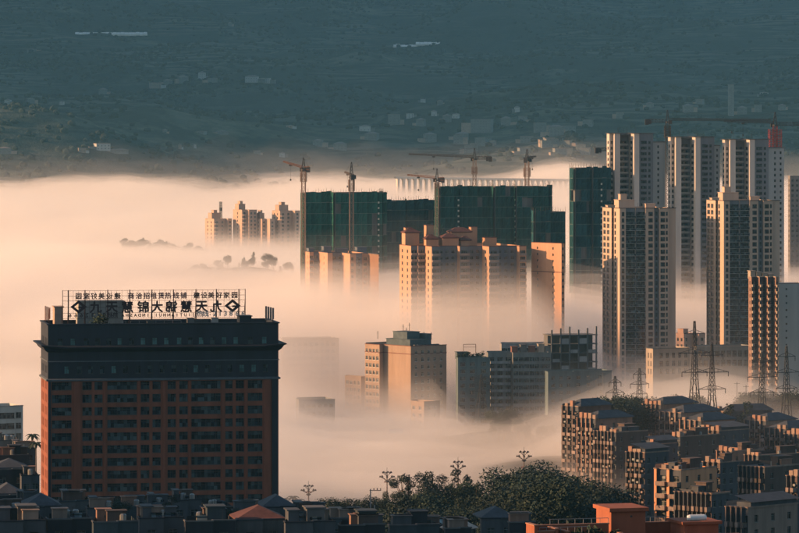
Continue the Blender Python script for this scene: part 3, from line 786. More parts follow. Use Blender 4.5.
def crane(label, px, D, ybase, yslew, yapex, heading, jib, cjib, pitch=0, mastm=YEL, jibm=YEL, mw=1.8, base=None, cage=None):
    """heading: degrees, 180 = jib points left in the picture; sizes in photograph pixels"""
    s = D / 2268.0; p = P(px, ybase, D); zb = p.z if base is None else base
    root = empty('tower_crane', label, 'crane', (p.x, p.y, zb), math.radians(heading), 'tower cranes over the fog')
    zs = -(yslew - YH) * s - zb; za = -(yapex - YH) * s - zb
    b = MB(); lattice(b, (0, 0, 0), (0, 0, zs), mw, mw * 1.25, .24); b.build('mast', mastm, root)
    b = MB(); b.lathe([(0, zs), (mw * .75, zs), (mw * .75, zs + .8), (0, zs + .8)], 10); b.build('slewing_ring', CDARK, root)
    cabb = MB(); cabb.box(.3, 2.2, -2.6, -1.0, zs - .6, zs + 1.6); cabb.build('cab', CDARK, root)
    b = MB(); lattice(b, (0, 0, zs + .8), (0, 0, za), mw * .9, 2, .2, w1=.3); b.build('tower_head', CDARK, root)
    jl = jib * s; cl = cjib * s; zj = zs + 1.4; t = math.tan(math.radians(pitch))
    if jl > 0:
        b = MB(); lattice(b, (.8, 0, zj), (jl, 0, zj + jl * t), 1.5, 1.8, .2, tri=True, w1=.8); b.build('jib', jibm, root)
        b = MB()
        for f in (.38, .78): b.bar((0, 0, za), (jl * f, 0, zj + jl * f * t + 1.2), .06)
        b.bar((0, 0, za), (-cl * .9, 0, zj + .4), .06); b.build('pendant_cable', STEEL, root)
        b = MB(); f = .62; b.bar((jl * f, 0, zj + jl * f * t), (jl * f, 0, zj - 6), .05); b.box(jl * f - .8, jl * f + .8, -.5, .5, zj + jl * f * t - 1, zj + jl * f * t - .2); b.box(jl * f - .35, jl * f + .35, -.3, .3, zj - 7, zj - 6); b.build('hook_block', CDARK, root)
    b = MB(); lattice(b, (-.6, 0, zj - .2), (-cl, 0, zj - .2), 1.6, 2, .2); b.build('counter_jib', jibm, root)
    b = MB(); b.box(-cl - .3, -cl + 1.6, -.9, .9, zj - 2.4, zj + .4); b.box(-cl + 1.7, -cl + 3.1, -.9, .9, zj - 2.0, zj + .3); b.build('counterweight', CDARK, root)
    if cage:
        z0, z1, w_ = cage
        b = MB(); lattice(b, (0, 0, zs - z0), (0, 0, zs - z1), w_, 1.4, .2)
        for k in range(5): b.box(-w_ / 2 - .2, w_ / 2 + .2, -w_ / 2 - .2, w_ / 2 + .2, zs - z0 - (z1 - z0) * k / 4 - .1, zs - z0 - (z1 - z0) * k / 4 + .1)
        b.build('climbing_cage', mastm, root)
    return root
crane('tower crane with a short raised orange jib at the left netted shell', 303.5, 1235, 290, 170.5, 157.5, 172, 21, 6, 16, PALEM, RUST, 2.0, base=-148, cage=(1, 6, 3))
crane('crane seen end on with a pale mast over the left netted shell', 351.5, 1240, 262, 178, 162, 97, 60, 12, 2, PALEM, YEL, 2.0, base=-148, cage=(1, 7, 3))
crane('small crane with a thin red brown jib left of the long green shell', 437, 1280, 250, 181, 168.5, 176, 30, 7, 6, PALEM, RUST, 1.8, base=-148, cage=(1, 4, 2.6))
crane('tall crane with a long dark level jib and block counterweight over the long shell', 474.5, 1300, 240, 160, 148, 178, 66, 17, 2.5, PALEM, YEL, 1.8, base=-148, cage=(4, 8, 3))
crane('crane seen end on behind the right half of the long green shell', 527, 1310, 240, 161, 149, 80, 60, 12, 1, PALEM, CDARK, 2.2, base=-148, cage=(4, 9, 3.4))
crane('dark crane with a very long level jib above the pale towers', 667.5, 1235, 250, 123, 110, 2, 104, 22, 0, YEL, CDARK, 1.8, base=-145, cage=(1.5, 8, 3.2))
crane('crane with a thick red climbing cage behind the pale tower wing', 775, 1250, 250, 126, 112, 184, 52, 30, 2, CRED, CDARK, 2.2, base=-145, cage=(2, 12.5, 6.4))
crane('half hidden crane whose counter jib pokes out behind the pale tower', 618, 1245, 250, 151.5, 145, 10, 24, 23, 0, YEL, CDARK, 1.8, base=-145)

# ------------------------------------------------------------------ buildings standing in the fog, middle distance
TANF = mat('plaster_tan', (.27, .195, .15), .85, .15, .3, True)
SLATE = mat('roof_slate_blue', (.06, .085, .10), .8, .3, .4)
r_, p_, H_ = plan_building('cream_hotel', 'cream hotel with a dark rooftop crown and antennas standing in the fog', 'hotel', 365, 1000, 38, 345,
    [('L', 14.5, [(.14, 1.8), (.38, 1.8), (.62, 1.8), (.86, 1.8)]), ('F', 2), ('R', 1.5), ('F', 2), ('L', 27, []), ('F', 36, [(.15, 1.4), (.33, 1.4), (.5, 1.4), (.67, 1.4), (.85, 1.4)])],
    TANF, base=-144, fh=3.2, wh=1.7, coping=MAROON, bands=[(-3.2, .35, MAROON)], back=10, fm=FR_WHITE)
xN = p_[-1][0]
roof_box(r_, 6.5, xN - 5, -24, -7, H_ - .9, 3.4, SLATE, 'crown_storey'); roof_box(r_, 8, 15, -20, -10, H_ + 2.5, 3.2, SLATE, 'lift_house'); roof_box(r_, 17, 20, -22, -16, H_ + 2.5, 2.2, SLATE, 'lift_house')
for k, (x, y, h) in enumerate(((9, -16, 6), (11.5, -15, 4.5), (14, -14, 6.5), (19, -18, 2.5), (2.5, -6, 3.0), (20, -22, 2.5))):
    b = MB(); b.bar((x, y, H_ + 2.5), (x, y, H_ + 3 + h), .12); b.bar((x - .6, y, H_ + 2 + h), (x + .6, y, H_ + 2 + h), .06); b.build('antenna', STEEL, r_)
for k in range(9): 
    b = MB(); b.box(7.5 + 1.6 * k, 8.5 + 1.6 * k, -26, -25, H_ - .9, H_ + .5); b.build('rooftop_unit', CONC_D, r_)
plan_building('cream_wing', 'lower cream wing joined to the left of the cream hotel', 'hotel', 345, 1012, 40, 377, [('L', 16, [(.14, 1.8), (.38, 1.8), (.62, 1.8), (.86, 1.8)]), ('F', 10, [(.5, 1.4)])], TANF, base=-144, fh=3.2, wh=1.7, fm=FR_WHITE)
plan_building('cream_annex', 'small cream annex in front of the cream hotel', 'annex', 411, 965, 42, 402, [('L', 13, [(.22, 1.6), (.7, 1.6)]), ('F', 16, [(.3, 1.4), (.7, 1.4)])], TANF, base=-144, fh=3.2, wh=1.6, back=6, fm=FR_WHITE)
# white sign board at the foot of the hotel
p = P(388, 434, 930); sb = empty('roadside_sign', 'white rectangular sign board low in the fog before the cream hotel', 'sign', (p.x, p.y, -146), .5)
for k in range(4):
    b = MB(); b.box(1.75 * k + .03, 1.75 * k + 1.72, -.1, .1, 0, 1.9); b.build('panel', mat('board_white', (.7, .74, .75), .6, .1), sb, (0, 0, p.z + 146))
b = MB(); b.bar((1, .2, 0), (1, .2, p.z + 148), .12); b.bar((6, .2, 0), (6, .2, p.z + 148), .12); b.build('post', STEEL, sb)
plan_building('fogbound_block', 'flat roofed block almost swallowed by fog beside the brick hotel', 'building', 281, 1050, 14, 339, [('L', 2), ('F', 56, [(.1 + .1 * k, 1.6) for k in range(9)])], BEIGE, base=-146, fh=3.2)
plan_building('fogbound_block', 'faint low block deep in fog under the flat roofed block', 'building', 296, 960, 14, 400, [('L', 3), ('F', 36, [(.1 + .16 * k, 1.6) for k in range(6)])], GREYP, base=-146, fh=3.2)
# grey blocks to the right of the hotel
r_, p_, H_ = plan_building('grey_block', 'grey block with a rooftop frame right of the cream hotel', 'building', 456, 985, 12, 358, [('L', 2), ('F', 32, [(.15, 2.2), (.45, 2.2), (.8, 2.2)])], TEALW, base=-146, fh=3.1, wh=1.7)
roof_box(r_, 1, 6, 2, 6, H_ - .9, 3, SLATE)
b = MB()
for x in (4, 9.5): b.bar((x, 3, H_), (x, 3, H_ + 5.5), .16)
b.bar((4, 3, H_ + 5.5), (9.5, 3, H_ + 5.5), .16); b.bar((4, 3, H_ + 4.3), (9.5, 3, H_ + 4.3), .1); b.build('roof_frame', PALEM, r_)
for k in range(6): potted(r_, 1.5 + k * 2.1, -.2 + 1, H_ - .9, 2.2 + (k % 3) * .5)
r_, p_, H_ = plan_building('grey_block', 'long grey apartment row with loggias between the hotel and the concrete skeleton', 'building', 486, 995, 10, 353, [('L', 2), ('F', 24, [(.15, 2.4), (.5, 2.4), (.85, 2.4)], 'b'), ('L', 1), ('F', 38, [(.08 + .14 * k, 2.2) for k in range(7)])], GREYP, base=-146, fh=3.1, wh=1.8, bal_mat=CONC)
for k, (x, h, m_) in enumerate(((12, 2.2, MAROON), (16, 3.0, CONC_D), (20, 2.4, MAROON), (24, 3.2, BEIGE), (27, 2.2, GREYP))): roof_box(r_, x, x + 2.6, 2, 5, H_ - .9, h + .9, m_)
plan_building('grey_block', 'far pale slab with long window bands behind the grey apartment row', 'building', 500, 1022, 8, 344, [('L', 1.5), ('F', 50, [(.06 + .125 * k, 2.6) for k in range(8)])], CONC, base=-146, fh=3.2, wh=1.6)
plan_building('grey_block', 'low grey block with a pale flat roof in front of the concrete skeleton', 'building', 545, 955, 14, 372, [('L', 3), ('F', 26, [(.2, 1.6), (.5, 1.6), (.8, 1.6)]), ('R', 2), ('F', 38, [(.15, 1.6), (.4, 1.6), (.7, 1.6)])], TEALW, base=-146, fh=3.1)
# concrete skeleton under construction
def skeleton():
    D = 1000; p = P(551, 326, D); base = -146.0; H = p.z - base; s = D / 2268.0
    r = empty('concrete_skeleton', 'unfinished grey concrete frame building with bare columns', 'construction', (p.x, p.y, base), math.radians(16))
    w = 47 * s / math.cos(.3); n = 6; fl = 4.0; k = 0
    z = H - 4
    while z > 3:
        b = MB(); b.box(0, w, 0, 12, z - .35, z); b.build('floor_slab', CONC_D, r)
        for i in range(n):
            x = .5 + (w - 1) * i / (n - 1)
            b = MB()
            b.box(x - .3, x + .3, .1, .7, z, z + (fl - .36 if k else 2.2 + 1.4 * ((i * 7) % 3) / 2)); b.build('column', CONC_D, r)
        if k:
            for i in range(n - 1):
                if (i * 3 + k * 2) % 5 < 2:
                    x = .8 + (w - 1) * i / (n - 1); b = MB(); b.box(x + .05, x + (w - 1) / (n - 1) - .65, .25, .5, z, z + 1.4 + (i % 2)); b.build('infill_wall', CONC, r)
        z -= fl; k += 1
    b = MB(); b.box(.4, w - .4, 6, 11.6, 0, H - 4.4); b.build('core_wall', CONC_D, r)
skeleton()
# buildings far left in the fog
FARP = mat('plaster_far', (.40, .29, .23), .9, .15, .3, True)
for px0, yt, segs, lab in ((205, 219, [('L', 9, [(.3, 1.2), (.7, 1.2)]), ('F', 6, [(.5, 2.6)], 'b'), ('R', 2), ('F', 6, [(.5, 2)]), ('L', 2), ('F', 4, [(.5, 2)])], 'stepped pink tower with a roof mast in the distant fog'),
                           (233, 210, [('L', 9, [(.5, 1.2)]), ('F', 5, [(.5, 2)], 'b'), ('L', 2), ('F', 8, [(.3, 1.8), (.75, 1.8)])], 'tallest pink tower of the row in the distant fog'),
                           (255, 219, [('L', 7, [(.5, 1.2)]), ('F', 4, [(.5, 2)]), ('L', 4), ('F', 5, [(.5, 2)])], 'low pink tower in the middle of the distant row'),
                           (272, 211, [('L', 8, [(.3, 1.2), (.7, 1.2)]), ('F', 6, [(.5, 2)], 'b'), ('R', 2), ('F', 6, [(.5, 2)]), ('L', 3), ('F', 5, [(.5, 2)])], 'broad pink tower beside the netted shell in the distant fog')):
    r_, p_, H_ = plan_building('distant_tower', lab, 'tower block', px0, 1900, 34, yt, segs, FARP, base=-152, fh=3.2, wh=1.8, back=10, group='distant pink towers in the fog')
    xN = p_[-1][0]; roof_box(r_, xN * .25, xN * .75, -4, 2, H_ - .9, 5.5, FARP); roof_box(r_, xN * .4, xN * .6, -3, 1, H_ + 4.5, 2.5, FARP)
    if px0 == 205:
        b = MB(); lattice(b, (xN + 1, 4, H_ - 20), (xN + 1, 4, H_ + 14), 1.6, 2, .2); b.box(xN + .0, xN + 2, 3, 5, H_ + 6, H_ + 9); b.build('mast', STEEL, r_)

# ------------------------------------------------------------------ viaduct in the far mist
p0, p1 = P(395, 178.5, 2650), P(640, 182, 2700)
L_ = (p1 - p0).length
vd = empty('viaduct', 'long pale viaduct on slim piers crossing the far mist', 'bridge', p0, math.atan2(p1.y - p0.y, p1.x - p0.x))
VM = mat('viaduct_concrete', (.5, .47, .43), .9, .1)
sl = (p1.z - p0.z) / L_
b = MB(); b.face(((0, -4, 0), (L_, -4, sl * L_), (L_, -4, sl * L_ + 2.2), (0, -4, 2.2))); b.face(((0, -4, 2.2), (L_, -4, sl * L_ + 2.2), (L_, 4, sl * L_ + 2.2), (0, 4, 2.2))); b.face(((0, 4, 0), (0, 4, 2.2), (L_, 4, sl * L_ + 2.2), (L_, 4, sl * L_))); b.face(((0, -4, 0), (0, 4, 0), (L_, 4, sl * L_), (L_, -4, sl * L_)))
b.build('deck', VM, vd)
n = 44
pm = MB(); pm.box(-1.2, 1.2, -2.6, 2.6, -70, -1.2); pm.box(-1.7, 1.7, -3.6, 3.6, -1.2, 0); pm = pm.mesh('pier', VM)
for k in range(n): inst('pier', pm, vd, (L_ * (k + .5) / n, 0, sl * L_ * (k + .5) / n))
# ------------------------------------------------------------------ power line towers
def pylon(label, px, D, ybase, ytop, w=6.0, arms=3, m=None):
    s = D / 2268.0; p = P(px, ytop, D); base = min(-(ybase - YH) * s, float(gz(p.x, p.y)) + .2)
    H = p.z - base; m = m or STEEL
    r = empty('power_pylon', label, 'pylon', (p.x, p.y, base), .35, 'lattice power pylons in the fog')
    b = MB(); h1 = H * .62
    lattice(b, (0, 0, 0), (0, 0, h1), w, w * .75, .17, w1=1.9); b.build('lattice_body', m, r)
    b = MB(); lattice(b, (0, 0, h1), (0, 0, H), 1.9, 1.7, .13, w1=.5); b.build('lattice_head', m, r)
    for k in range(arms):
        z = h1 + (H - h1) * (.12 + .33 * k); l = (4.6, 5.6, 3.8)[k % 3] * w / 6
        b = MB()
        for sgn in (-1, 1):
            b.bar((0, -.6, z), (sgn * l, 0, z + .1), .13); b.bar((0, .6, z), (sgn * l, 0, z + .1), .13); b.bar((0, 0, z + 1.6), (sgn * l, 0, z + .1), .1)
            for f in (.35, .7): b.bar((sgn * l * f, 0, z + .05), (sgn * l * f, 0, z + 1.6 * (1 - f)), .07)
        o = b.build('cross_arm', m, r)
        for sgn in (-1, 1):
            b = MB(); b.lathe([(.04, 0), (.2, -.3), (.06, -.5), (.2, -.8), (.06, -1), (.2, -1.3), (.04, -1.6)], 6, 0, (sgn * l * .97, 0, z)); b.build('insulator', CDARK, o)
    return r
pylon('tallest lattice pylon between the two beige towers', 694.5, 815, 396, 321, 6.6, m=CDARK)
pylon('wide legged lattice pylon just right of the tallest pylon', 712, 805, 405, 344, 7.0, m=CDARK)
pylon('lattice pylon in front of the bay fronted block', 762, 825, 396, 352, 6.2)
pylon('lattice pylon in front of the plain grey end wall', 786.5, 825, 396, 346, 5.6)
pylon('fog veiled lattice pylon below the grey block with roof frame', 481.5, 985, 425, 374, 6.0)
pylon('small lattice pylon near the foot of the beige tower', 639.5, 860, 400, 368, 4.2)
pylon('short lattice pylon left of the beige tower foot among trees', 615, 850, 402, 376, 4.0)

# ------------------------------------------------------------------ trees
def crown_mesh(name, lobes, n, leaf, m, seed, droop=0):
    r2 = random.Random(seed); b = MB()
    tot = sum(l[3] ** 2 for l in lobes)
    for cx, cy, cz, r, fl in lobes:
        for k in range(int(n * r * r / tot)):
            d = Vector((r2.gauss(0, 1), r2.gauss(0, 1), r2.gauss(0, 1))).normalized()
            q = r * r2.uniform(.45, 1.0) ** .55 * (1 + .22 * math.sin(5 * d.x + 3 * d.z + seed))
            c_ = Vector((cx + d.x * q, cy + d.y * q, cz + d.z * q * fl))
            u = Vector((r2.gauss(0, 1), r2.gauss(0, 1), r2.gauss(0, .6))).normalized(); w = u.cross(d + Vector((r2.gauss(0, .4), r2.gauss(0, .4), r2.gauss(0, .4)))).normalized()
            sz = leaf * r2.uniform(.6, 1.3)
            b.face((c_ - u * sz, c_ + w * sz * .55, c_ + u * sz - Vector((0, 0, droop * sz)), c_ - w * sz * .55))
    return b.mesh(name, m)
def trunk_mesh(h, r, limbs, seed):
    r2 = random.Random(seed); b = MB(); p = Vector((0, 0, -.6)); n = 5
    for k in range(n):
        q = Vector((r2.gauss(0, .12) * h * .1, r2.gauss(0, .12) * h * .1, h * (k + 1) / n)); b.bar(p, q, r * (1 - .15 * k), 0, 6, r * (1 - .15 * (k + 1))); p = q
    for (cx, cy, cz, lr, fl) in limbs:
        b.bar((0, 0, min(h * .75, cz * .6)), (cx * .8, cy * .8, cz), r * .4, 0, 5, r * .12)
    return b.mesh('trunk', BARK)
KINDS = []
def mk_kind(seed, kind):
    r2 = random.Random(seed)
    if kind == 'round':
        lobes = [(r2.uniform(-1.7, 1.7), r2.uniform(-1.7, 1.7), r2.uniform(4.2, 7.6), r2.uniform(1.2, 2.2), .85) for _ in range(9)] + [(0, 0, 5.4, 2.6, 1)]
        return crown_mesh('crown', lobes, 4800, .17, (LEAF, LEAF2)[seed % 2], seed), trunk_mesh(5.5, .28, lobes[:6], seed)
    if kind == 'sparse':
        lobes = [(r2.uniform(-2.4, 2.4), r2.uniform(-2.4, 2.4), 4.5 + 6.5 * k / 9 + r2.uniform(-.5, .5), r2.uniform(.7, 1.4), .7) for k in range(10)]
        return crown_mesh('crown', lobes, 2600, .17, LEAF2, seed), trunk_mesh(11, .24, lobes, seed)
    if kind == 'tall':
        lobes = [(r2.uniform(-.9, .9), r2.uniform(-.9, .9), 2.5 + 8 * k / 9, 1.9 * (1 - k / 14) + r2.uniform(-.3, .3), .9) for k in range(10)]
        return crown_mesh('crown', lobes, 4200, .17, LEAF, seed), trunk_mesh(10, .26, lobes[:4], seed)
    if kind == 'shrub':
        lobes = [(r2.uniform(-1.6, 1.6), r2.uniform(-1.6, 1.6), r2.uniform(.6, 2.2), r2.uniform(.8, 1.4), .8) for _ in range(6)]
        return crown_mesh('crown', lobes, 1400, .2, LEAF, seed), trunk_mesh(1.6, .14, lobes[:3], seed)
TK = {k: [mk_kind(sd, k) for sd in range(i * 10, i * 10 + (4 if k == 'round' else 3))] for i, k in enumerate(('round', 'sparse', 'tall', 'shrub'))}
def tree(kind, px, py_top, D, label, group, sc=None, h=None, name='broadleaf_tree', lift=0):
    p = P(px, py_top, D); g = float(gz(p.x, p.y)) + lift
    hh = {'round': 8.6, 'sparse': 11.8, 'tall': 11.8, 'shrub': 3.4}[kind]
    s_ = sc or max(.5, min(2.4, (p.z - g) / hh))
    if (p.z - g) / hh > 2.4 or sc: g = p.z - hh * s_
    cm_, tm = TK[kind][rnd.randrange(len(TK[kind]))]
    r = empty(name, label, 'tree', (p.x, p.y, g), rnd.uniform(0, 6.28), group)
    wx = rnd.uniform(.85, 1.2)
    inst('trunk', tm, r, (0, 0, 0), 0, (s_, s_, s_)); inst('crown', cm_, r, (0, 0, 0), 0, (s_ * wx, s_ * wx, s_))
    if g > float(gz(p.x, p.y)) + .5:     # keep the trunk rooted
        b = MB(); b.bar((0, 0, float(gz(p.x, p.y)) - g - .5), (0, 0, 1.0 * s_), .3 * s_, 0, 6); b.build('trunk', BARK, r)
    return r
BELT = 'dark trees in the belt before the fog'
# the belt: tree tops read off the photograph
prof = [(300, 506), (315, 503), (330, 500), (345, 497), (358, 500), (372, 497), (385, 496), (395, 492), (405, 480), (412, 494), (420, 488), (430, 478), (438, 490), (448, 486), (460, 482), (470, 484), (480, 478), (492, 478), (503, 472), (515, 474), (526, 473), (536, 470), (545, 467), (553, 466)]
for k in range(3):
    for (x, y) in prof:
        if k == 0 and rnd.random() < .25: continue
        D = 640 - 55 * k + rnd.uniform(-18, 18); yy = y + 14 * k + rnd.uniform(-3, 4); xx = x + rnd.uniform(-4, 4)
        tree('round' if rnd.random() < .72 else 'tall', xx, yy, D, ('rounded dark tree on the crest of the tree belt', 'dark tree half way down the tree belt', 'dark tree low on the near edge of the tree belt')[k], BELT)
for x, y, kd, lab in ((402, 474, 'sparse', 'open crowned tree with clumped foliage beside the low lamp mast'), (409, 471, 'sparse', 'slender open tree leaning over the belt beside the low lamp mast'), (433, 468, 'tall', 'tall pointed tree between two lamp masts'),
                      (452, 474, 'sparse', 'open crowned tree just left of the middle lamp mast'), (467, 470, 'sparse', 'open crowned tree just right of the middle lamp mast'), (384, 489, 'tall', 'tall dense tree beside the utility pole')):
    tree(kd, x, y, 650, lab, BELT)
for k in range(26):   # dark slope below the apartment rows
    x = rnd.uniform(520, 625); y = 470 + max(0, (x - 560)) * .35 + rnd.uniform(0, 22)
    tree('round', x, y, 560 + rnd.uniform(-30, 30), 'dark tree on the slope under the left apartment row', 'trees under the apartment rows')
# wooded mounds poking through the fog
for k in range(20):
    tree('round', rnd.uniform(598, 642), 400 + rnd.uniform(-4, 8), 800 + rnd.uniform(-18, 18), 'tree on the green rise behind the left apartment roofs', 'trees behind the apartment roofs')
for k in range(22):
    x = rnd.uniform(640, 700); tree('shrub', x, 394 + abs(x - 672) * .14 + rnd.uniform(-1.5, 4), 850 + rnd.uniform(-15, 15), 'low tree on the hazy mound below the tallest pylon', 'trees on the mound below the pylons', name='bushy_tree')
for k in range(26):
    x = rnd.uniform(748, 799); tree('round', x, 393 + rnd.uniform(-3, 6), 860 + rnd.uniform(-15, 15), 'hazy tree at the feet of the right hand pylons', 'trees at the feet of the pylons')
for x, y, D in ((700, 398, 800), (730, 399, 800), (655, 397, 800), (580, 401, 800), (743, 397, 805)):
    tree('tall', x, y, D, 'pointed tree between the apartment roofs and the fog', 'trees behind the apartment roofs')

def grove(kind, x0, x1, D, n, h0, h1, label, group, dD=12, name='broadleaf_tree'):
    for k in range(n):
        x = x0 + (x1 - x0) * (k + rnd.random()) / n; d = D + rnd.uniform(-dD, dD); q = P(x, 0, d); g = float(gz(q.x, q.y)) + rnd.uniform(h0, h1)
        tree(kind if rnd.random() < .8 else 'tall', x, YH - g * F / (d * K), d, label, group, name=name)
grove('round', 150, 305, 1402, 90, 6, 10, 'fog veiled tree on the wooded mound behind the brick hotel', 'trees on the mound in the fog', 20)
grove('round', 122, 208, 1812, 50, 6, 10, 'faint tree on the far wooded mound in the fog', 'trees on the far mound in the fog', 18)
grove('round', 490, 566, 905, 34, 6, 10, 'tree showing dimly in fog left of the apartment rows', 'dim trees in the fog', 16)
# palms
def palm(px, py, D, label, h=None):
    p = P(px, py, D); g = float(gz(p.x, p.y)); H = p.z - g
    r = empty('palm_tree', label, 'tree', (p.x, p.y, g), 0, 'palm trees')
    b = MB(); b.bar((0, 0, -.3), (.1, 0, H * .5), .22, 0, 6, .17); b.bar((.1, 0, H * .5), (0, 0, H), .17, 0, 6, .13); b.build('trunk', BARK, r)
    for k in range(16):
        b = MB(); t = 2 * math.pi * k / 16; up = .9 if k % 2 else .25; L = 2.3; pts = []
        for i in range(6):
            f = i / 5; pts.append(Vector((math.cos(t) * L * f, math.sin(t) * L * f, H + up * L * f * .8 - L * f * f * .9)))
        sd = Vector((-math.sin(t), math.cos(t), 0))
        for i in range(5):
            w0 = .38 * math.sin(math.pi * (i / 5 * .85 + .12)); w1 = .38 * math.sin(math.pi * ((i + 1) / 5 * .85 + .12))
            b.face((pts[i] - sd * w0 - Vector((0, 0, w0 * .6)), pts[i], pts[i + 1], pts[i + 1] - sd * w1 - Vector((0, 0, w1 * .6)))); b.face((pts[i], pts[i] + sd * w0 - Vector((0, 0, w0 * .6)), pts[i + 1] + sd * w1 - Vector((0, 0, w1 * .6)), pts[i + 1]))
        b.build('frond', LEAF, r)
palm(32.5, 435, 640, 'dark palm between the pale office block and the brick hotel')
palm(36, 443, 630, 'shorter palm against the left side of the brick hotel')
palm(284, 499, 700, 'small palm in fog right of the brick hotel'); palm(293, 497, 700, 'small palm in fog midway to the first lamp mast'); palm(299, 500, 700, 'small palm in fog next to the first lamp mast')

# ------------------------------------------------------------------ high mast lamps
def lamp_mast(px, ytop, D, label):
    p = P(px, ytop, D); g = float(gz(p.x, p.y)); H = p.z - g
    r = empty('lamp_mast', label, 'street lamp', (p.x, p.y, g), 0, 'high mast lamps at the fog edge')
    b = MB(); b.bar((0, 0, -.2), (0, 0, H - 1.5), .3, 0, 8, .16); b.build('pole', mat('mast_steel', (.12, .09, .085), .6, .2), r)
    b = MB(); b.lathe([(.1, H - 3.6), (.7, H - 3.3), (.75, H - 3.1), (.1, H - 2.9)], 10); b.bar((0, 0, H - 2), (0, 0, H + .9), .07); b.build('crown_ring', STEEL, r)
    for ring, (n_, R, zz) in enumerate(((8, 2.1, H - 2.2), (6, 1.3, H - .9))):
        for k in range(n_):
            t = 2 * math.pi * (k + .3 * ring) / n_; c_, s_ = math.cos(t), math.sin(t)
            b = MB(); b.bar((0, 0, zz - .9), (c_ * R * .7, s_ * R * .7, zz - .1), .06); b.bar((c_ * R * .7, s_ * R * .7, zz - .1), (c_ * R, s_ * R, zz + .35), .05)
            b.lathe([(.08, .45), (.34, .1), (.36, -.05), (.05, -.12)], 7, 0, (c_ * R, s_ * R, zz + .2)); b.build('lamp_head', CDARK, r)
    for zz in (H * .72, H * .74):
        b = MB(); b.bar((-.9, 0, zz), (.9, 0, zz), .1); b.build('bracket', mat('bracket_red', (.25, .06, .05), .6, .2), r)
lamp_mast(308.5, 484, 690, 'lamp mast nearest the brick hotel with a ring of lamps'); lamp_mast(387, 470.5, 690, 'lamp mast rising beside the open crowned tree')
lamp_mast(458, 460, 690, 'lamp mast framed by two open crowned trees'); lamp_mast(524, 450, 690, 'tallest lamp mast with a red bracket near the apartment row')
# utility poles
for px, yt, D, lab in ((370.5, 489, 470, 'concrete utility pole with a crossarm before the tree belt'), (374.5, 505, 465, 'short concrete pole beside the utility pole'), (368, 512, 462, 'slim leaning pole left of the utility pole')):
    p = P(px, yt, D); g = float(gz(p.x, p.y)) - 1; H = p.z - g; r = empty('utility_pole', lab, 'pole', (p.x, p.y, g))
    b = MB(); b.bar((0, 0, 0), (0, 0, H), .2, 0, 8, .13); b.build('pole', CONC, r)
    if yt < 500:
        b = MB(); b.bar((-.2, 0, H - .3), (2.2, 0, H - .3), .09); b.build('crossarm', STEEL, r)
        for x in (.7, 1.4, 2.1):
            b = MB(); b.lathe([(.05, 0), (.13, .1), (.06, .2), (.13, .3), (.03, .4)], 6, 0, (x, 0, H - .2)); b.build('insulator', CDARK, r)
for px, yt, yb, D, lab in ((596, 380, 405, 900, 'thin dark pole in fog left of the beige tower'), (603, 372, 400, 900, 'thin tall pole at the foot of the beige tower'), (737, 382, 398, 850, 'thin pole in fog between the pylons'), (746, 385, 398, 850, 'short thin pole in fog between the pylons')):
    p = P(px, yt, D); g = float(gz(p.x, p.y)); r = empty('utility_pole', lab, 'pole', (p.x, p.y, g)); H = p.z - g
    b = MB(); b.bar((0, 0, 0), (0, 0, H), .16, 0, 6, .1); b.build('pole', STEEL, r)
    b = MB(); b.bar((-1.1, 0, H - .6), (1.1, 0, H - .6), .08); b.build('crossarm', STEEL, r)
# ------------------------------------------------------------------ apartment rows on the right slope
APT = [mat('apt_salmon', (.23, .135, .10), .85, .25, .5, True), mat('apt_grey', (.055, .064, .078), .85, .3, .5, True), mat('apt_brown', (.085, .062, .056), .85, .25, .5, True), mat('apt_cream', (.22, .165, .135), .85, .25, .5, True)]
BALM = mat('apt_balcony', (.115, .09, .082), .8, .4, .8, ob_var=.75)  # darkened for the shade in deep balconies, varied per balcony
TANK = mat('tank_steel', (.22, .24, .25), .35, .1, metal=.6)
def clutter(root, x0, x1, y0, y1, z, n):
    for k in range(n):
        x = rnd.uniform(x0, x1); y = rnd.uniform(y0, y1); t = rnd.random()
        if t < .3:
            b = MB(); b.lathe([(0, .0), (.55, .0), (.55, 1.2), (.4, 1.4), (0, 1.45)], 8, 0, (x, y, z + .5)); b.bar((x, y, z), (x, y, z + .5), .3); b.build('water_tank', TANK, root)
        elif t < .55:
            b = MB(); b.face(((x - .9, y - .6, z + .2), (x + .9, y - .6, z + .2), (x + .9, y + .6, z + 1.1), (x - .9, y + .6, z + 1.1))); b.bar((x - 1, y + .7, z + 1.25), (x + 1, y + .7, z + 1.25), .2, 0, 6)
            for sx in (-.8, .8): b.bar((x + sx, y + .6, z), (x + sx, y + .6, z + 1.1), .04)
            b.build('solar_heater', G_BLUE, root)
        elif t < .75:
            b = MB(); b.bar((x, y, z), (x, y, z + 2.6), .05); b.bar((x - .6, y, z + 2.2), (x + .6, y, z + 2.2), .04); b.bar((x - .4, y, z + 2.5), (x + .4, y, z + 2.5), .04); b.build('antenna', STEEL, root)
        else:
            w_ = rnd.uniform(1, 2.2); b = MB(); b.box(x - w_, x + w_, y - 1, y + 1, z, z + 2.3); b.box(x - w_ - .2, x + w_ + .2, y - 1.2, y + 1.2, z + 2.3, z + 2.45); b.build('roof_shed', rnd.choice(APT), root)
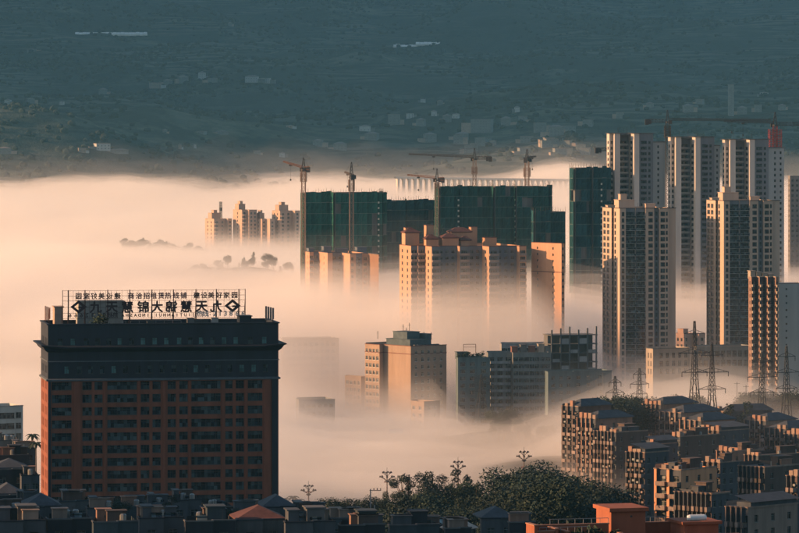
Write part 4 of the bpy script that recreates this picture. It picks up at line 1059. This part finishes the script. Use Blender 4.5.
def apt(px0, lpx, fpx, ytop, D, label, a=42, wall=None, roof='hip', bays=2, nfl=12, fcols=0, group='apartment blocks on the slope', base=None, frontm=None):
    segs = []; n = bays * 2 if lpx >= 17 else bays + 1
    for k in range(n):
        segs += [('L', lpx * .2 / n, [], ''), ('M', .75, [], 'k'), ('L', lpx * .8 / n, [(.5, 1.9)], 'bBk'), ('B', .7 if k < n - 1 else .0001)]
    fcols = fcols or 3
    segs += [('F', fpx, [((i + .5) / fcols, 1.1) for i in range(fcols)])]
    root, pts, H = plan_building('apartment_block', label, 'apartment block', px0, D, a, ytop, segs, wall or APT[0], alt=APT[1] if wall is not APT[1] else APT[2], base=base, fh=3.0, wh=1.5, back=9, bal_mat=BALM, coping=APT[3], group=group, par=.8, floors=nfl, rec=.3, bdep=1.45)  # alt wall paints balcony recesses dark, as if in shade
    xN, yN = pts[-1]
    x0 = max(.3, xN * .12)
    if roof == 'hip': pitched(root, x0, xN, yN, -1, H + .3, 2.2, ROOFD)
    elif roof == 'shed':
        b = MB(); b.face(((x0 - .4, yN - .5, H + 1.2), (xN + .5, yN - .5, H + 1.2), (xN + .5, -1, H + 2.4), (x0 - .4, -1, H + 2.4))); b.box(x0, xN, yN + .2, -1.5, H - .9, H + 1.1)
        b.build('roof', ROOFD, root)
    else:
        clutter(root, x0 + 1, xN - 1.2, yN + 1.5, -2, H - .9, 6)
        roof_box(root, xN * .55, xN * .85, yN * .6, yN * .3, H - .9, 3, APT[2])
    # little gables and chimneys standing along the sunlit eaves
    for i in range(len(pts) - 1):
        (x, y), (x2, y2) = pts[i], pts[i + 1]
        if y2 < y - 1.2 and rnd.random() < .8:
            b = MB(); yc = (y + y2) / 2; b.box(x + .05, x + 1.2, yc - .7, yc + .7, H, H + rnd.uniform(.9, 2.0)); b.build('eave_turret', APT[3] if rnd.random() < .5 else APT[0], root)
    # air conditioner boxes and laundry frames hung on the balconies
    for i in range(len(pts) - 1):
        (x, y), (x2, y2) = pts[i], pts[i + 1]
        if y2 < y - 1.2:
            for k in range(6):
                if rnd.random() < .55:
                    b = MB(); yc = y + (y2 - y) * rnd.uniform(.2, .8); z = H - 2.4 - 3 * k + rnd.uniform(-.3, .3); b.box(x - .5, x - .03, yc - .45, yc + .45, z, z + .6); b.build('air_conditioner', FR_GREY if rnd.random() < .4 else BALM, root)
    return root
apt(561.5, 15, 33, 406, 775, 'leftmost apartment block at the fog edge with a hipped dark roof', 40, APT[2], 'hip', 2)
apt(576.5, 17, 37, 418, 755, 'second apartment block of the left row with a long dark roof', 40, APT[0], 'hip', 2)
apt(593.5, 20, 32, 431, 735, 'third apartment block of the left row with a flat grey roof', 38, APT[2], 'flat', 3)
apt(625.5, 17, 24, 452, 650, 'apartment block with a tilted pale edged roof below the left row', 44, APT[1], 'shed', 2)
apt(654, 25, 36, 469, 560, 'apartment block with a broad orange sunlit end wall and dark windows', 48, mat('apt_orange', (.50, .25, .14), .85, .2, .5, True), 'flat', 1, frontm=APT[1])
apt(642, 17, 36, 404, 800, 'apartment block at the head of the middle row with a dark roof', 42, APT[0], 'hip', 2)
apt(659, 20, 40, 412, 785, 'second apartment block of the middle row under a broad roof', 42, APT[3], 'hip', 2)
apt(679, 20, 34, 420, 765, 'third apartment block of the middle row with sunlit eaves', 42, APT[0], 'hip', 2)
apt(698, 19, 30, 430, 745, 'last apartment block of the middle row with a plain grey end wall', 42, APT[1], 'shed', 2, fcols=0)
apt(714, 8, 48, 411, 810, 'apartment block with a long ridge roof behind the middle row', 24, APT[1], 'hip', 1, fcols=5)
apt(744, 20, 30, 420, 790, 'apartment block at the head of the right row', 42, APT[3], 'hip', 2)
apt(764, 20, 30, 428, 770, 'second apartment block of the right row', 42, APT[0], 'hip', 2)
apt(784, 18, 30, 434, 750, 'apartment block at the frame edge in the right row', 42, APT[2], 'flat', 2)
apt(716, 14, 30, 451, 690, 'apartment block with small sunlit gables in the middle of the slope', 44, APT[0], 'flat', 2)
apt(744, 12, 50, 455, 670, 'apartment block with an orange trimmed flat roof', 36, APT[2], 'flat', 2, fcols=4)
apt(738, 24, 44, 466, 600, 'apartment block with a two tone grey and brown end wall', 44, APT[2], 'flat', 3)
apt(786, 9, 26, 476, 585, 'dark apartment block at the frame edge below the right row', 40, APT[1], 'flat', 1, fcols=3)
apt(702, 16, 22, 462, 640, 'narrow apartment block behind the orange end wall', 44, APT[1], 'flat', 2)
apt(674, 34, 18, 492, 520, 'low apartment block with four narrow bays under the orange end wall', 46, APT[1], 'flat', 4)
apt(725, 20, 50, 507, 470, 'low blue roofed house with pale bays near the orange terraces', 44, APT[3], 'shed', 2)
apt(664, 14, 40, 436, 715, 'lower apartment block in the gap between left and middle rows', 40, APT[2], 'flat', 2)
apt(640, 12, 24, 444, 700, 'small apartment block with a lean to roof beside the tilted roof', 42, APT[1], 'shed', 1)

# ------------------------------------------------------------------ orange terraces near the camera
ORG = mat('terrace_orange', (.27, .088, .048), .8, .18, .8, True); ORGD = mat('terrace_red', (.18, .065, .045), .8, .2, .8)
def terrace():
    D = 216; s = D / 2268.0; base = -62.0
    p = P(526, 517, D); r = empty('orange_terrace_house', 'near house with orange parapets roof terraces and two stair houses', 'house', (p.x + .8, p.y, base - .95), math.radians(16))
    Z = lambda y: -(y - YH) * s - base
    X = lambda x: (x - 526) * s / math.cos(.3)
    w = X(760); zf = Z(533)
    b = MB(); b.box(0, X(610), 0, 2.8, 0, zf - .6); b.build('wall', ORGD, r); b = MB(); b.box(X(610), X(735), 0, 8, 0, zf - .62); b.build('wall', ORGD, r)
    for x0, x1, y0, y1, zt in ((0, .35, 0, 2.6, Z(516)), (.36, X(609), 2.4, 2.7, Z(518.5)), (X(547), X(547) + .3, 0, 2.3, Z(520)), (X(558), X(558) + .3, 0, 2.3, Z(523)), (X(562), X(608), .0, .3, Z(527)), (X(612), X(612) + .3, 0, 2.4, Z(526)), (X(655), X(734), 7.6, 7.9, Z(524)), (X(655), X(734), 0, .3, Z(530)), (.4, X(546), .0, .3, Z(522))):
        b = MB(); b.box(x0, x1, y0, y1, zf - .6, zt); o = b.build('parapet', ORG, r)
        b = MB(); b.box(x0 - .06, x1 + .06, y0 - .06, y1 + .06, zt + .002, zt + .1); b.build('coping', mat('terrace_coping', (.30, .15, .10), .8, .15), o)
    o = roof_box(r, X(613.5), X(648.5), 3, 7.5, zf - .6, Z(507) - zf + .6, ORG, 'stair_house', ORG)
    b = MB(); b.box(X(611), X(651), 2.7, 7.8, Z(506.6), Z(503.2)); b.build('roof_slab', ORG, o)
    b = MB(); b.box(X(633), X(635), 2.96, 3.02, Z(513), Z(511)); b.build('vent', FR_DARK, o)
    o = roof_box(r, X(685), X(720), 2, 6, zf - .6, Z(521) - zf + .6, ORG, 'stair_house', ORG)
    b = MB(); b.box(X(682), X(723), 1.7, 6.3, Z(520.6), Z(518)); b.build('roof_slab', ORG, o)
    zc = Z(515.3); x0, x1 = X(692), X(712)
    b = MB()
    n = 12
    for k, (xx, rr) in enumerate(((x0, .1), (x0 + .06, .24), (x0 + .25, .31), (x1 - .25, .31), (x1 - .06, .24), (x1, .1))):
        for i in range(n): b.v.append((xx, 3.2 + rr * math.cos(2 * math.pi * i / n), zc + rr * math.sin(2 * math.pi * i / n)))
    for k in range(5):
        for i in range(n): j = (i + 1) % n; b.f.append((k * n + i, k * n + j, (k + 1) * n + j, (k + 1) * n + i)); b.m.append(0)
    b.f.append(tuple(range(n))); b.m.append(0); b.f.append(tuple(range(5 * n, 6 * n))); b.m.append(0)
    wt = b.build('water_tank', mat('tank_white', (.66, .70, .70), .4, .08), r)
    b = MB(); b.box(x0 + .3, x0 + .42, 3.0, 3.4, Z(518), zc - .25); b.box(x1 - .42, x1 - .3, 3.0, 3.4, Z(518), zc - .25); b.build('tank_stand', STEEL, wt)
    for (xa, ya, xb, yb, zz) in ((X(550), 2.55, X(609), 2.55, Z(512.5)), (X(535), 1.2, X(585), 1.2, Z(519)), (X(655), 7.7, X(690), 7.7, Z(518))):
        b = MB(); b.bar((xa, ya, zz), (xb, yb, zz), .035)
        for k in range(8): u = xa + (xb - xa) * k / 7; b.bar((u, ya, zf - .6), (u, ya, zz), .03)
        b.build('railing', CONC, r)
    for k in range(5):
        x = X(565 + 12 * k); potted(r, x, 1.2 + .6 * (k % 2), zf - .6, 1.1 + .3 * (k % 3))
terrace()

# ------------------------------------------------------------------ low houses along the bottom, in shade
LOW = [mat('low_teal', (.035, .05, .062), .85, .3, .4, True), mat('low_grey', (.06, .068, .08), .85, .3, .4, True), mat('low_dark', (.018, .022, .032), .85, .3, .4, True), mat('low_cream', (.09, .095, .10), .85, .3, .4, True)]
def low_house(px0, wpx, ytop, D, label, k, hip=False, a=9):
    cols = max(2, int(wpx * D / 2268 / 3.2))
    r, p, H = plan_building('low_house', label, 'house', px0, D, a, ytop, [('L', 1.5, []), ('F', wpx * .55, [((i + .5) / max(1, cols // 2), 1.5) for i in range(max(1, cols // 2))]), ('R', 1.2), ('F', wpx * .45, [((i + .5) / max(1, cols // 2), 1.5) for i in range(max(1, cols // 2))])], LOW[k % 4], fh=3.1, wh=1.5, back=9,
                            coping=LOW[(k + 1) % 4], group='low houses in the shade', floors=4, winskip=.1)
    xN = p[-1][0]
    if hip: pitched(r, .5, xN, -.4, 8, H + .2, 2.0, ROOFD if k % 3 else RED_ROOF)
    else:
        clutter(r, 2.5, xN - 1.5, 1.5, 7, H - .9, 9)
        if k % 2: roof_box(r, 1.2, xN * .35, 3.5, 7.5, H - .9, 2.4, LOW[k % 4], 'roof_room')
        if xN > 8: roof_box(r, xN * .5, xN * .5 + 3, 3, 7, H - .9, 2.8, LOW[(k + 2) % 4])
    return r
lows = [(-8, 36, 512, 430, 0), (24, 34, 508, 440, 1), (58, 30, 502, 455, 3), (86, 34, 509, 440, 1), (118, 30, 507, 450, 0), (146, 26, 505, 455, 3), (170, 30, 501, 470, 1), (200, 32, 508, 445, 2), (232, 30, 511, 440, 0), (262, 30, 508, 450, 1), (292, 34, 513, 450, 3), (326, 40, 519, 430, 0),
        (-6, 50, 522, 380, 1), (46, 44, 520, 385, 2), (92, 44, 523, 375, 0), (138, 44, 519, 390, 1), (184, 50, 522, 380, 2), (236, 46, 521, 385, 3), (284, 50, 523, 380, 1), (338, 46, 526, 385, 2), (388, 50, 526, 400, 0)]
traits = ['teal walled', 'grey walled', 'navy walled', 'off white']
nth = ['first', 'second', 'third', 'fourth', 'fifth', 'sixth', 'seventh', 'eighth', 'ninth', 'tenth', 'eleventh', 'twelfth']
for i, (x, w_, y, D, k) in enumerate(lows):
    if D > 400: where = '%s along the brick hotel foot counted from the tree belt' % nth[sum(1 for q in lows if q[3] > 400 and q[0] > x)]
    else: where = '%s of the nearest dark roofs counted from the orange terraces' % nth[sum(1 for q in lows if q[3] <= 400 and q[0] > x)]
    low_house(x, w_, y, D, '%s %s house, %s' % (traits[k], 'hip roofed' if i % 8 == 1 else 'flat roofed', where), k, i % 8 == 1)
r_ = low_house(444, 26, 529, 440, 'low shaded house under the pale cone roof', 2)
for x, w_, y, D, k, lab in ((480, 34, 519, 470, 1, 'white fronted house with a dark roof beside the pale cone roof'), (508, 26, 523, 440, 2, 'blue grey shed left of the orange terraces'), (415, 28, 526, 460, 2, 'dark shed at the foot of the tree belt')):
    low_house(x, w_, y, D, lab, k, x == 480)
# pavilion with cone roof
p = P(459, 517, 460); g = float(gz(p.x, p.y)); r_ = empty('pavilion', 'round pavilion with a pale cone roof below the tree belt', 'pavilion', (p.x, p.y, g))
H = p.z - g
b = MB(); b.lathe([(0, H), (.5, H - .15), (2.2, H - 1.2), (3.9, H - 2.0), (3.9, H - 2.15), (0, H - 2.1)], 16); b.build('cone_roof', mat('cone_tile', (.36, .30, .26), .85, .2, 1), r_)
for k in range(8):
    t = 2 * math.pi * k / 8; b = MB(); b.bar((3.3 * math.cos(t), 3.3 * math.sin(t), 0), (3.3 * math.cos(t), 3.3 * math.sin(t), H - 1.9), .14, 0, 6); b.build('post', STEEL, r_)
b = MB(); b.lathe([(2.9, 0), (2.9, H - 2.1)], 12); b.build('inner_wall', LOW[2], r_)
# blue glazed bay
p = P(438, 519, 470); g = float(gz(p.x, p.y)); r_ = empty('glass_kiosk', 'small kiosk with pale blue glass left of the cone roof', 'kiosk', (p.x, p.y, g), .15); H = p.z - g
b = MB(); b.box(0, 2.6, 0, 2, 0, H - 2); b.box(-.2, 2.8, -.2, 2.2, H, H + .2); b.build('wall', LOW[2], r_)
for k in range(3):
    b = MB(); b.box(.05 + .85 * k, .8 + .85 * k, -.05, .02, H - 1.95, H - .05); b.build('pane', mat('pale_blue_glass', (.35, .5, .58), .2, .1), r_)
# left edge: pale office block and houses stepping down
plan_building('office_block', 'pale office block with rows of square windows left of the brick hotel', 'office', -14, 690, 22, 407, [('L', 3, []), ('F', 26, [(.1 + .16 * k, 1.7) for k in range(6)]), ('R', 1), ('F', 8, [(.5, 1.7)])], mat('plaster_mist', (.34, .37, .36), .85, .15, .4, True), fh=3.2, wh=1.8, coping=CONC)
for i, (x, w_, y, D, k, lab, hp) in enumerate(((-6, 24, 441, 660, 3, 'stepped grey house under the pale office block', 0), (10, 24, 449, 630, 1, 'small house with a roof terrace below the palm', 0), (-8, 36, 456, 600, 0, 'teal flat roofed house left of the brick hotel', 0), (-8, 34, 470, 560, 2, 'long dark wall house below the teal roof', 1), (20, 18, 476, 555, 1, 'narrow cluttered house against the brick hotel', 0), (-6, 26, 496, 500, 2, 'dark hipped house at the lower left edge', 1), (16, 22, 502, 480, 3, 'off white house with a sunlit roof edge at the hotel foot', 0))):
    low_house(x, w_, y, D, lab, k, hp)
# arched tarpaulin roof in front of the hotel
p = P(66, 500, 480); g = float(gz(p.x, p.y)); r_ = empty('arched_shed', 'arched pale green sheet roof shed before the brick hotel', 'shed', (p.x, p.y, g), .12); H = p.z - g
for k in range(6):
    b = MB(); n = 8; x0, x1 = k * 1.1 + .03, k * 1.1 + 1.07
    for i in range(n):
        t0, t1 = math.pi * i / n, math.pi * (i + 1) / n
        b.face(((x0, 2 - 2 * math.cos(t0), H - 1.6 + 1.5 * math.sin(t0)), (x1, 2 - 2 * math.cos(t0), H - 1.6 + 1.5 * math.sin(t0)), (x1, 2 - 2 * math.cos(t1), H - 1.6 + 1.5 * math.sin(t1)), (x0, 2 - 2 * math.cos(t1), H - 1.6 + 1.5 * math.sin(t1))))
    b.build('roof_sheet', mat('sheet_green', (.20, .28, .27), .6, .2, 1), r_)
b = MB(); b.box(0, 6.6, .1, 3.9, 0, H - 1.7); b.build('wall', LOW[2], r_)
# bare tree/antenna shapes before the hotel
for x, y, lab in ((171, 494, 'leafy dark tree among roofs at the brick hotel foot'), (166, 507, 'second dark tree among roofs at the brick hotel foot'), (121, 500, 'small tree with a sunlit top among the dark roofs'), (233, 507, 'small round tree near the right end of the hotel foot')):
    tree('sparse' if y < 500 else 'round', x, y, 430, lab, 'trees among the dark roofs', sc=.55)

# ------------------------------------------------------------------ far hillside: houses, sheds and woods
HW = [mat('far_white', (.36, .38, .39), .85, .15, .3), mat('far_grey', (.15, .17, .18), .85, .2, .3), mat('far_cream', (.28, .23, .20), .85, .15, .3)]
HR = mat('far_roof', (.16, .15, .15), .85, .2); HWIN = mat('far_window', (.10, .11, .115), .3, .1)
def far_house(px, py, wpx, hpx, label, k=0, hip=True, group='white houses on the far hillside', name='far_house', cat='house'):
    q = ground_hit(px, py); s = q.y / F; w = wpx * s * (.8 if hip is not None else 1); h = hpx * s * (.75 if name == 'far_house' else 1); d = min(w, 14)
    r = empty(name, label, cat, (q.x, q.y, q.z - 1.5), rnd.uniform(-.35, .35), group)
    b = MB(); b.box(-w / 2, w / 2, -d / 2, d / 2, 0, h + 1.5); b.build('wall', HW[k], r)
    if name == 'far_house':
        u = rnd.choice((-1, 1)); hw = h * rnd.uniform(.4, .75); ww = w * rnd.uniform(.35, .6); b = MB(); x0, x1 = sorted((u * w / 2, u * (w / 2 + ww))); b.box(x0, x1, -d / 2 + 1, d / 2 - 2, 0, hw + 1.5); b.build('annex', HW[(k + 1) % 3], r)
        b = MB(); b.box(x0 - .4, x1 + .4, -d / 2 + .6, d / 2 - 1.6, hw + 1.5, hw + 2); b.build('annex_roof', HR, r)
    if hip: pitched(r, -w / 2, w / 2, -d / 2, d / 2, h + 1.8, min(h * .3, 2.8), HR)
    else:
        b = MB(); b.box(-w / 2 - .4, w / 2 + .4, -d / 2 - .4, d / 2 + .4, h + 1.5, h + 2.2); b.build('roof', HR, r)
    nr = max(1, int(h / 3.6)); nc = max(1, int(w / 4.5)); wm = MB(); wm.box(-.7, .7, -.08, .08, 0, 1.3); me_ = wm.mesh('window', HWIN)
    if wpx > 6:
        for i in range(min(nr, 12)):
            for j in range(min(nc, 8)): inst('window', me_, r, (-w / 2 + w * (j + .5) / nc, -d / 2, 2.4 + i * (h - .4) / nr))
    return r
named = [(8, 104, 7, 5, 0), (30, 103, 10, 5, 1), (62, 105, 5, 4, 0), (32, 52, 12, 4, 1), (102, 150, 18, 8, 0), (82, 152, 9, 5, 2), (118, 153, 24, 4, 1), (4, 153, 16, 6, 1), (155, 88, 14, 7, 2), (168, 85, 10, 6, 1), (183, 83, 12, 8, 1), (202, 79, 9, 8, 0), (212, 82, 12, 5, 1), (252, 82, 16, 7, 0), (265, 83, 14, 6, 0), (230, 26, 5, 4, 1), (103, 94, 10, 6, 1),
         (180, 149, 4, 5, 2), (195, 148, 3, 4, 0), (257, 154, 8, 4, 1), (282, 157, 7, 5, 0), (365, 131, 14, 6, 0), (45, 188, 28, 9, 1), (165, 133, 5, 4, 1), (202, 134, 10, 3, 1), (222, 134, 14, 3, 1), (290, 128, 8, 3, 2), (398, 46, 5, 3, 0),
         (394, 125, 14, 14, 1), (410, 118, 8, 6, 0), (421, 126, 10, 8, 1), (434, 116, 7, 6, 0), (447, 122, 9, 8, 1), (456, 118, 8, 5, 0), (482, 133, 26, 18, 1), (506, 126, 12, 10, 1), (517, 112, 6, 6, 0), (523, 122, 9, 7, 1), (540, 132, 14, 12, 1), (556, 136, 18, 12, 1), (569, 133, 14, 9, 1), (588, 126, 12, 8, 1), (462, 140, 16, 8, 1), (430, 142, 14, 10, 1), (372, 140, 16, 8, 1), (340, 150, 16, 8, 1), (318, 146, 12, 7, 1), (440, 105, 6, 5, 1), (423, 102, 6, 4, 0), (764, 96, 8, 4, 0), (688, 112, 12, 8, 1), (742, 114, 12, 8, 1), (758, 112, 9, 9, 1), (700, 104, 9, 6, 1), (782, 110, 8, 6, 1), (650, 108, 9, 6, 1), (620, 118, 10, 7, 1)]
sides = lambda x, y: ('under the upper white greenhouse' if y < 60 else 'in the hillside hamlet left of the cranes' if x < 330 and y < 110 else 'on the low slope above the fog' if x < 330 else 'in the misty town beyond the cranes' if x < 600 else 'on the slope behind the long crane jib')
for (x, y, w_, h_, k) in named:
    big = 'large' if w_ > 13 else 'tiny' if w_ < 7 else 'small'
    far_house(x, y, w_, h_, '%s %s house %s' % (big, ('white', 'grey', 'cream')[k], sides(x, y)), k, hip=(x + y) % 3 > 0)
far_house(731, 116, 6.6, 31, 'slim pale high rise on the far slope behind the long crane jib', 1, False, None, 'distant_tower', 'tower block')
for k in range(16):
    x = rnd.uniform(455, 600); y = 150 + rnd.uniform(-8, 14)
    far_house(x, y, rnd.uniform(9, 16), rnd.uniform(6, 12), 'grey town house half lost in mist before the viaduct', 1, False, 'misty town houses')
# long white sheet roofs
for px, py, w_, lab, yaw in ((111, 34.5, 72, 'long white greenhouse strip high on the dark hillside', .0), (412, 47, 36, 'white greenhouse on the hillside above the cranes, lower half', .12), (438, 44.5, 44, 'white greenhouse on the hillside above the cranes, upper half', .03)):
    q = ground_hit(px, py); s = q.y / F; w = w_ * s
    r = empty('greenhouse', lab, 'greenhouse', (q.x - w / 2, q.y, q.z - 3), yaw)
    n = max(6, int(w / 9)); b = MB(); u = w / n; b.box(0, u * .94, 0, 26, 0, 4.2)
    b.face(((0, 0, 4.2), (u * .94, 0, 4.2), (u * .94, 13, 8.4), (0, 13, 8.4))); b.face(((0, 13, 8.4), (u * .94, 13, 8.4), (u * .94, 26, 4.2), (0, 26, 4.2))); me_ = b.mesh('greenhouse_bay', mat('sheet_white', (.78, .77, .72), .5, .06))
    for k in range(n): inst('greenhouse_bay', me_, r, (u * k, 0, rnd.uniform(-.6, .6)))
# far woods: too many to count
def woods():
    r2 = np.random.RandomState(5); N_ = 15000
    y = 5200 + r2.rand(N_ * 3) ** .8 * 8800; x = (r2.rand(N_ * 3) * 2 - 1) * (y * .115 + 120)
    keep = fbm(x / 260, y / 420, 4, 77) + .25 * r2.randn(N_ * 3) > .05
    x, y = x[keep][:N_], y[keep][:N_]; z = gz(x, y)
    ph = (1 + 5 ** .5) / 2
    ico = np.array([(-1, ph, 0), (1, ph, 0), (-1, -ph, 0), (1, -ph, 0), (0, -1, ph), (0, 1, ph), (0, -1, -ph), (0, 1, -ph), (ph, 0, -1), (ph, 0, 1), (-ph, 0, -1), (-ph, 0, 1)]) / 1.9
    fc = np.array([(0, 11, 5), (0, 5, 1), (0, 1, 7), (0, 7, 10), (0, 10, 11), (1, 5, 9), (5, 11, 4), (11, 10, 2), (10, 7, 6), (7, 1, 8), (3, 9, 4), (3, 4, 2), (3, 2, 6), (3, 6, 8), (3, 8, 9), (4, 9, 5), (2, 4, 11), (6, 2, 10), (8, 6, 7), (9, 8, 1)])
    n = len(x); R = 2.2 + r2.rand(n) * 3.2
    vv = ico[None] * (1 + .35 * (r2.rand(n, 12, 1) - .5)) * R[:, None, None] * np.array([1.25, 1.25, 1.0]) + np.stack([x, y, z + R * .5], -1)[:, None]
    ff = fc[None] + (np.arange(n) * 12)[:, None, None]
    me_ = bpy.data.meshes.new('woods'); me_.from_pydata(vv.reshape(-1, 3).tolist(), [], ff.reshape(-1, 3).tolist()); me_.update()
    me_.materials.append(mat('far_leaf', (.01, .021, .024), .95, .5, .02))
    tag(inst('woods', me_), 'dark patchy woods covering the far hillside', None, None, 'stuff')
woods()
